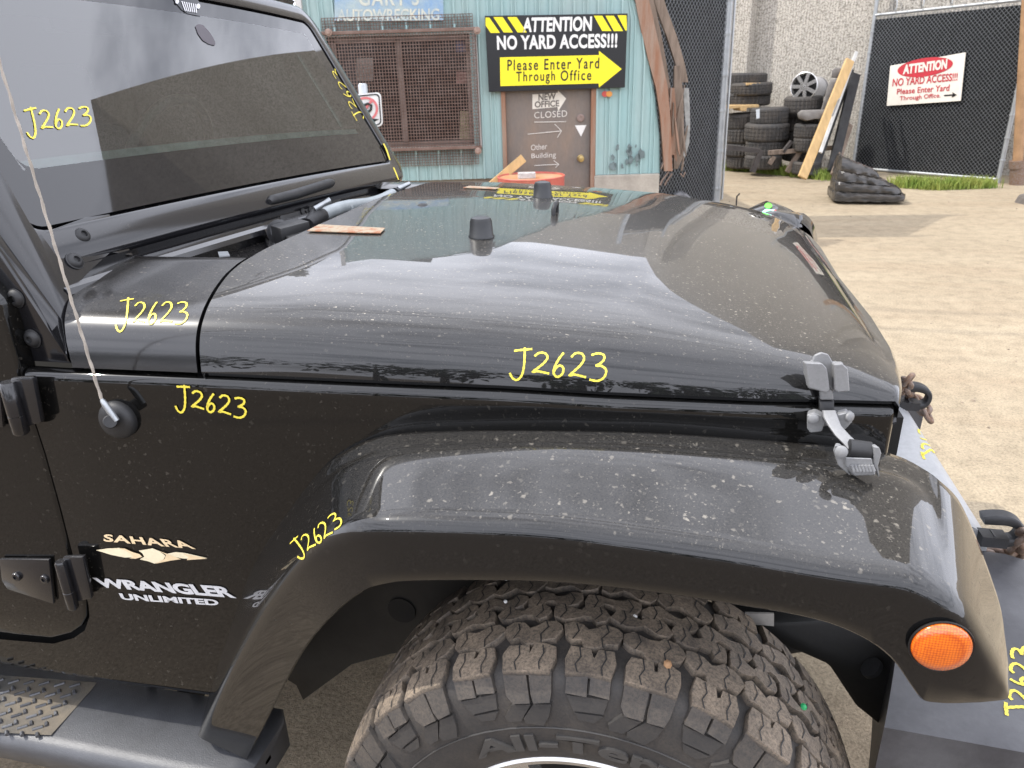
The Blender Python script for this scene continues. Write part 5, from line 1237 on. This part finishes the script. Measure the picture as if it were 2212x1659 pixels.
# ochre post by the wall
op = thing('ochre_post', 'rusty ochre steel post in a pipe sleeve beside the slatted gate', 'post', tuple(HW(6.95, 10.15, 0)))
mb = MB(); b0 = HW(6.85, 10.05, 0); t0 = bp(2212, 120, 10.05); dv2 = (t0-b0); mb.tube([b0+dv2*.12, b0+dv2*1.8], .06, 14); mb.build('upright', OCHRE, op, smooth=45)
mb = MB(); mb.tube([b0, b0+dv2*.14], .085, 16); mb.tube([b0+dv2*.14, b0+dv2*.2], .10, 16); mb.build('sleeve', RUSTY, op, smooth=45)
# ------------------------------------------------ concrete warehouse
WP = [HW(-3.5, 15.2, 0), HW(3.6, 14.0, 0), HW(8.25, 10.2, 0)]
WE = V3((10.6, 11.0, 0))
wh_ = thing('concrete_warehouse', 'tall windowless warehouse of weathered aggregate concrete behind the tyre stacks', 'building', tuple(WP[1]))
mb = MB(); plan = [(WP[0], 6.0), (WP[1], 6.0), (WP[2], 11.8), (WE, 11.8)]  # sloping top line invented to shape the reflection in the windscreen
back = [(p+HEAD*4+RGT*1.5, z) for p, z in plan]
for k in range(3):
    (a, za), (b, zb2), (c, zc2), (d, zd) = plan[k], plan[k+1], back[k+1], back[k]
    n = mb.add([a, b, c, d, a+UP*za, b+UP*zb2, c+UP*zc2, d+UP*zd], [(0, 1, 5, 4), (4, 5, 6, 7), (2, 3, 7, 6)])
mb.build('wall', CONC, wh_)
mb = MB()
for s, w in ((.06, .9), (.9, .25)):
    c = lerp(WP[1], WP[2], s); u = (WP[2]-WP[1]).normalized(); n_ = u.cross(UP); n_ = n_ if n_.dot(CAM-c) > 0 else -n_
    mb = MB(); mb.box(tuple(c+UP*2.9+n_*.05), (w, .35, 5.8), u, n_); mb.build('pilaster', CONC, wh_, bevel=.02)
# ------------------------------------------------ tyres and lumber by the wall
def tyre_mesh():
    mb = MB(); prof = [(.19, -.08), (.20, -.105), (.24, -.118), (.28, -.115), (.305, -.100), (.315, -.085), (.315, -.055), (.308, -.052), (.308, -.044), (.316, -.041), (.316, -.004), (.309, -.002), (.309, .006), (.316, .009), (.316, .045), (.308, .048), (.308, .056), (.315, .06), (.314, .088), (.303, .102), (.28, .115), (.24, .118), (.20, .105), (.19, .08)]
    N = 64
    rows = [[V3(((r-(.013 if (r > .30 and j % 2) else 0))*math.cos(2*math.pi*j/N), (r-(.013 if (r > .30 and j % 2) else 0))*math.sin(2*math.pi*j/N), h)) for j in range(N)] for r, h in prof]
    rows.append(rows[0]); mb.grid(rows, closed=True); return mb
tyre0 = tyre_mesh().build('old_tyre', OLDTYRE, smooth=35)
first = [True]
def put_tyre(x, y, D, sx, tilt=0, label='', hpx=33):
    o = tyre0 if first[0] else tyre0.copy()
    if not first[0]: COL.objects.link(o)
    first[0] = False
    p = bp(x, y, D); o.location = p; w = sx/2/1587*D*1.02/.315*.94; o.scale = (w, w, hpx/1587*D*.97/.236)
    o.rotation_euler = (tilt+random.uniform(-.02, .02), random.uniform(-.03, .03), random.uniform(0, 6)); tag(o, label, 'tyre', 'old tyres stacked by the concrete wall')
for i, (x, y, D, sx, h, lab) in enumerate((
    (1612, 171, 12.8, 84, 24, 'worn black tyre topping the left stack, with a tan board in its hole'),
    (1622, 192, 12.6, 86, 25, 'second tyre from the top of the left stack, above the pallet offcut'), (1614, 214, 12.7, 94, 26, 'tyre resting directly on the pallet offcut in the left stack'),
    (1604, 261, 12.5, 78, 31, 'brown dusty tyre just under the pallet offcut'), (1604, 292, 12.5, 78, 31, 'brown dusty tyre in the middle of the left stack, two under the offcut'), (1604, 322, 12.5, 78, 28, 'low tyre of the left stack, behind the grey rail'), (1606, 348, 12.5, 74, 26, 'bottom tyre of the left stack, standing in grass'),
    (1662, 250, 12.0, 78, 34, 'tyre with a pale sticker on its tread, topping the middle stack'), (1656, 284, 12.0, 92, 36, 'wide tyre under the one with the pale sticker'), (1652, 320, 12.0, 82, 34, 'slightly tilted tyre low in the middle stack'), (1648, 349, 11.9, 78, 28, 'bottom tyre of the middle stack, overgrown with grass'),
    (1735, 226, 12.0, 78, 34, 'tyre with pale ribs carrying the loose alloy wheel'), (1733, 264, 12.2, 82, 36, 'grey tyre under the ribbed tyre that carries the alloy wheel'), (1733, 300, 12.2, 82, 34, 'grey tyre in the middle of the stack behind the seat'), (1733, 331, 12.2, 82, 30, 'lowest visible tyre of the stack behind the seat'),
    (1750, 282, 11.5, 66, 29, 'narrow brown tyre right under the car seat'), (1748, 311, 11.5, 66, 30, 'second narrow brown tyre under the car seat'), (1742, 362, 11.4, 60, 26, 'bottom tyre behind the foot of the pale leaning plank'))):
    put_tyre(x, y, D, sx, 0, lab, h)
def px_box(name, label, cat, q, D, t, mat, bevel=.01, grp=None):
    mb = MB(); mb.prism([bp(x, y, D) for x, y in q], HEAD*t); return tag(mb.build(name, mat, bevel=bevel), label, cat, grp)
px_box('sticker_label', 'pale sticker on the tread of a stacked tyre', 'sticker', ((1633, 237), (1641, 235), (1641, 255), (1634, 257)), 11.63, .004, M('pale sticker', (.62, .66, .68), .5, var=.1), .001)
px_box('pallet_offcut', 'broken pallet piece wedged between tyres of the left stack', 'pallet', ((1570, 228), (1640, 226), (1640, 232), (1614, 233), (1612, 240), (1600, 240), (1598, 233), (1570, 236)), 12.2, .4, WOODY, .005)
px_box('tan_board', 'flat tan board lying on the topmost tyre of the left stack', 'board', ((1608, 158), (1632, 158), (1634, 161), (1606, 161)), 12.6, .2, WOODY, .003)
px_box('tan_board', 'tan board poking out over the second tyre of the left stack', 'board', ((1614, 179), (1644, 179), (1644, 184), (1612, 184)), 12.3, .2, WOODY, .003)
# alloy wheel
al = thing('alloy_wheel', 'loose silver alloy wheel standing on a ribbed tyre against the concrete wall', 'wheel', tuple(bp(1737, 210, 11.85)))
c = bp(1737, 187, 11.85); nv = (-HEAD+RGT*-.9+UP*.15).normalized(); mb = MB(); mb.lathe([(.19, -.05), (.20, .0), (.205, .012), (.195, .016), (.185, .004), (.18, -.05)], c, nv, 36, caps=False)
x_ = nv.cross(UP).normalized(); y_ = nv.cross(x_)
for k in range(7):
    a = k*2*math.pi/7; d = x_*math.cos(a)+y_*math.sin(a); e = nv.cross(d); mb.box(tuple(c+d*.115+nv*.0), (.15, .05, .02), d, e, nv)
mb.lathe([(0, .012), (.04, .010), (.045, -.01)], c, nv, 20, caps=False); mb.build('rim', ALU, al, smooth=40)
mb = MB(); mb.lathe([(.18, -.048), (0, -.05)], c, nv, 24, caps=False); mb.build('barrel', BLACK, al)
# pale rim behind it
mb = MB(); mb.lathe([(.0, .02), (.12, .03), (.17, .01), (.18, -.03)], bp(1762, 192, 12.1), nv, 30, caps=False); tag(mb.build('hub_cap', M('dull grey hubcap', (.30, .29, .28), .5, metal=.3), smooth=50), 'dull grey wheel cover behind the loose alloy wheel', 'wheel cover')
# car seat
st_ = thing('car_seat', 'grey cloth car seat dumped on the tyre stacks behind the leaning planks', 'seat', tuple(bp(1745, 268, 11.5)))
def cushion(name, pts, D, t):
    mb = MB(); rows = []
    for k, (s, d) in enumerate(((.80, 0), (.96, .06), (1, .3), (1, .7), (.96, .94), (.80, 1))):
        cx = sum(p[0] for p in pts)/len(pts); cy = sum(p[1] for p in pts)/len(pts); rows.append([bp(lerp(cx, x, s), lerp(cy, y, s), D+t*d) for x, y in pts])
    mb.grid(rows, closed=True); n = len(pts); mb.f += [tuple(range(n)), tuple(range(len(mb.v)-1, len(mb.v)-n-1, -1))]; return mb.build(name, SEATM, st_, smooth=60)
cushion('cushion', [(1722, 245), (1730, 238), (1790, 236), (1800, 250), (1785, 258), (1760, 258), (1740, 262), (1724, 256)], 11.3, .5)
cushion('backrest', [(1772, 242), (1780, 215), (1788, 185), (1794, 172), (1814, 170), (1818, 185), (1812, 215), (1806, 245)], 11.5, .25)
cushion('headrest', [(1796, 168), (1797, 152), (1804, 146), (1816, 147), (1820, 160), (1816, 169)], 11.55, .14)
# leaning lumber
LB = (('plank', 'long pale yellow plank leaning on the car seat', 1733, 384, 1836, 130, 19, .05, WOODY, 10.9), ('metal_strip', 'long white metal strip leaning beside the pale plank', 1772, 330, 1850, 112, 7, .03, M('white enamelled metal', (.58, .57, .54), .45), 11.0),
      ('plank', 'dark grey plank leaning just right of the white strip', 1755, 380, 1838, 150, 14, .04, M('dark grey plank', (.06, .06, .06), .8, var=.4), 11.2), ('plank', 'black rubbery plank nearest the gate post', 1796, 372, 1848, 160, 20, .06, M('black rubber plank', (.025, .025, .026), .7, var=.4, scale=10), 11.1), ('plank', 'weathered grey-brown stave low by the gate post', 1800, 378, 1836, 270, 12, .05, WOODG, 10.95),
      ('metal_bar', 'thin bluish metal bar leaning between white strip and black plank', 1798, 250, 1822, 190, 3, .02, STEEL, 10.95))
for nm, lab, x0, y0, x1, y1, w, t, mat, D in LB:
    a, b = bp(x0, y0, D), bp(x1, y1, D+.7); d = (b-a).normalized(); sN = d.cross(HEAD).normalized(); n2 = sN.cross(d); mb = MB(); mb.box(tuple((a+b)/2), ((b-a).length, t, w/1587*D), d, n2, sN); tag(mb.build(nm, mat, bevel=.004), lab, nm.replace('_', ' '))
# old rails and braces in front of the stacks
RB = thing('timber_rack', 'low rack of grey rusty rails and slanting braces in front of the tyre stacks', 'rack', tuple(bp(1660, 370, 11.4)))
for k, (x0, y0, x1, y1, w) in enumerate(((1570, 318, 1640, 326, 10), (1660, 330, 1815, 318, 9), (1625, 372, 1644, 324, 11), (1700, 372, 1732, 320, 9), (1690, 330, 1710, 305, 7), (1662, 355, 1672, 338, 8), (1800, 365, 1815, 320, 9))):
    D = 11.5; a, b = bp(x0, y0, D), bp(x1, y1, D); d = (b-a).normalized(); sN = d.cross(HEAD).normalized(); mb = MB(); mb.box(tuple((a+b)/2), ((b-a).length, .06, w/1587*D), d, HEAD, sN); mb.build('rail' if k < 2 else 'brace', WOODG if k % 2 else M('rusty dark rail', (.07, .06, .055), .8, var=.4), RB, bevel=.004)
# wrapped pallet
wp_ = thing('wrapped_bundle', 'black stretch-wrapped bundle of flat boxes slumped on the dirt by the gate', 'bundle', tuple(bp(1870, 430, 9.2)))
mb = MB(); rnd = random.Random(9)
base = bp(1868, 427, 9.15); ux_ = (RGT*.97-HEAD*.25).normalized(); uy_ = (HEAD*.97+RGT*.25).normalized()
rows = []
for i, (z, sx, sy) in enumerate(((0, .40, .33), (.05, .405, .335), (.085, .40, .33), (.095, .37, .30), (.105, .375, .31), (.15, .37, .305), (.185, .35, .30), (.195, .30, .27), (.205, .31, .28), (.26, .28, .27), (.29, .25, .26), (.30, .225, .24), (.31, .235, .25), (.37, .22, .24), (.41, .20, .22), (.435, .17, .19), (.445, .05, .06))):
    r = []
    for k in range(48):
        t = 2*math.pi*k/48; c_, s_ = math.cos(t), math.sin(t); m_ = (abs(c_)**7+abs(s_)**7)**(-1/7)
        w_ = .007*math.sin(k*1.7+i*.5)+.004*math.sin(k*4.1-i*1.1)
        r.append(base+ux_*(c_*m_*sx-(.40-sx)*.82+w_*c_)+uy_*(s_*m_*sy+w_*s_)+UP*(z*(1-.16*c_*m_)+.006*math.sin(k*2.3+i)))
    rows.append(r)
mb.grid(rows, closed=True); mb.build('wrap', WRAP, wp_, smooth=50)
mb = MB(); mb.box(tuple(bp(2230, 440, 8.6)), (.35, .3, .22), RGT, HEAD, taper=.7); tag(mb.build('stone_block', M('grey stone', (.16, .14, .125), .9, var=.4, scale=12, bmp=.5), bevel=.04), 'grey-brown stone block at the right edge of the yard', 'stone')
px_box('plastic_bag', 'crumpled clear plastic bag on the ground by the open gate', 'bag', ((1448, 430), (1456, 420), (1470, 415), (1484, 418), (1494, 428), (1496, 445), (1450, 445)), 7.6, .15, M('crumpled plastic', (.25, .25, .26), .15, var=.5, scale=25, bmp=.8, bscale=60, bdist=.02), .02)
mb = MB(); mb.tube([bp(1590, 446, 9.0), bp(1592, 424, 9.0), bp(1598, 418, 9.0)], .009, 8); tag(mb.build('bent_rod', DKPL, smooth=60), 'bent thin rod sticking out of the dirt beyond the hood', 'rod')
# ------------------------------------------------ grass along the wall and gate
def grass(name, label, line, n, h, spread):
    mb = MB(); rnd = random.Random(len(name)+n)
    for i in range(n):
        k = rnd.random()*(len(line)-1); j = int(k); p = lerp(line[j], line[j+1], k-j)+RGT*rnd.uniform(-spread, spread)+HEAD*rnd.uniform(-spread, spread); p.z = 0
        hh = h*rnd.uniform(.35, 1.1); l_ = V3((rnd.uniform(-.5, .5), rnd.uniform(-.5, .5), 0))*hh; w = RGT.copy(); w.rotate(Matrix.Rotation(rnd.uniform(0, 3.1), 3, 'Z')); w *= .007
        mb.add([p-w, p+w, p+w*.6+l_*.4+UP*hh*.6, p+l_+UP*hh, p-w*.6+l_*.4+UP*hh*.6], [(0, 1, 2, 3, 4)])
    return tag(mb.build(name, GRASS, fix=False), label, 'grass', kind='stuff')
G_ = lambda x, y: onp(x, y, V3((0, 0, 0)), UP)
grass('grass_strip', 'rough green grass at the foot of the tyre stacks', [G_(1560, 366), G_(1640, 371), G_(1700, 378), G_(1790, 388)], 2600, .17, .14)
grass('grass_strip', 'bright green grass along the bottom of the gate with the notice', [G_(1940, 402), G_(2020, 408), G_(2130, 404)], 2200, .16, .16)
# ------------------------------------------------ behind the camera: trees and overhead lines that the paint mirrors
for k, (x, y, h, w) in enumerate([(-34+i*5.2+random.uniform(-1, 1), -26+random.uniform(-5, 3), random.uniform(4, 7.5), random.uniform(2.2, 3.4)) for i in range(15)]):
    t = thing('tree', 'dark broadleaf tree in the row across the road', 'tree', (x, y, 0), group='trees across the road')
    mb = MB(); mb.lathe([(.22, 0), (.16, h*.3), (.05, h*.8), (0, h*.85)], (x, y, 0), UP, 8, caps=False); mb.build('trunk', BARK, t)
    mb = MB(); rnd = random.Random(k)
    for i in range(420):
        a, b = rnd.uniform(0, 6.28), rnd.uniform(-1, 1); rr = rnd.uniform(.35, 1)**.5*(1+.3*math.sin(a*3+k)); p = V3((x+w*rr*math.cos(a)*math.sqrt(1-b*b), y+w*rr*math.sin(a)*math.sqrt(1-b*b), h*.6+h*.42*rr*b)); s = rnd.uniform(.2, .5)
        d1 = V3((rnd.uniform(-1, 1), rnd.uniform(-1, 1), rnd.uniform(-1, 1))).normalized()*s; d2 = d1.cross(V3((rnd.uniform(-1, 1), rnd.uniform(-1, 1), rnd.uniform(-1, 1)))).normalized()*s; mb.add([p-d1, p-d2*.5, p+d1, p+d2*.5], [(0, 1, 2, 3)])
    mb.build('crown', LEAF, t, fix=False)
t = thing('tree', 'dark evergreen rising beside the left edge of the teal hut', 'tree', tuple(HW(-3.4, 9.5, 0)))
p0 = HW(-3.0, 9.0, 0); mb = MB(); mb.lathe([(.2, 0), (.05, 5), (0, 5.2)], p0, UP, 8, caps=False); mb.build('trunk', BARK, t)
mb = MB(); rnd = random.Random(77)
for i in range(1500):
    z = rnd.uniform(.3, 5.5); r = (5.8-z)*.26*rnd.uniform(.2, 1); a = rnd.uniform(0, 6.28); p = p0+V3((r*math.cos(a), r*math.sin(a), z)); s = rnd.uniform(.06, .16)
    d1 = V3((rnd.uniform(-1, 1), rnd.uniform(-1, 1), rnd.uniform(-1, 1))).normalized()*s; d2 = d1.cross(V3((rnd.uniform(-1, 1), rnd.uniform(-1, 1), rnd.uniform(-1, 1)))).normalized()*s; mb.add([p-d1, p-d2*.5, p+d1, p+d2*.5], [(0, 1, 2, 3)])
mb.build('crown', LEAF, t, fix=False)
for k, (h, y0, y1, sag) in enumerate(((7.6, 3.2, 2.2, .5), (7.1, 2.8, 1.9, .45), (7.4, -3.2, -4.4, .6), (6.9, -3.6, -4.9, .55))):
    mb = MB(); mb.tube([V3((lerp(-30, 34, i/40), lerp(y0, y1, i/40), h-sag*(1-(2*i/40-1)**2))) for i in range(41)], .018, 5); tag(mb.build('power_line', BLACK), ('topmost', 'second', 'third', 'lowest')[k]+' black overhead cable high above the car, mirrored in the paint', 'cable')

rnd = random.Random(12); mb = MB()
for i in range(420):
    x, y = rnd.uniform(.6, 7), rnd.uniform(-1, 9); r = rnd.choice((.004, .005, .006, .008, .012)); c = V3((x, y, r*.3)); k = len(mb.v)
    vs = [c+V3((r*rnd.uniform(.7, 1.3)*math.cos(t*1.2566), r*rnd.uniform(.7, 1.3)*math.sin(t*1.2566), -r*.3)) for t in range(5)]+[c+V3((r*.5*math.cos(t*1.2566), r*.5*math.sin(t*1.2566), r*.5)) for t in range(5)]
    mb.add(vs, [(5, 6, 7, 8, 9)]+[(t, (t+1) % 5, 5+(t+1) % 5, 5+t) for t in range(5)])
tag(mb.build('gravel', M('yard pebbles', (.36, .29, .21), .9, var=.5, scale=9), fix=False), 'loose pebbles strewn over the sandy yard', 'gravel', kind='stuff')
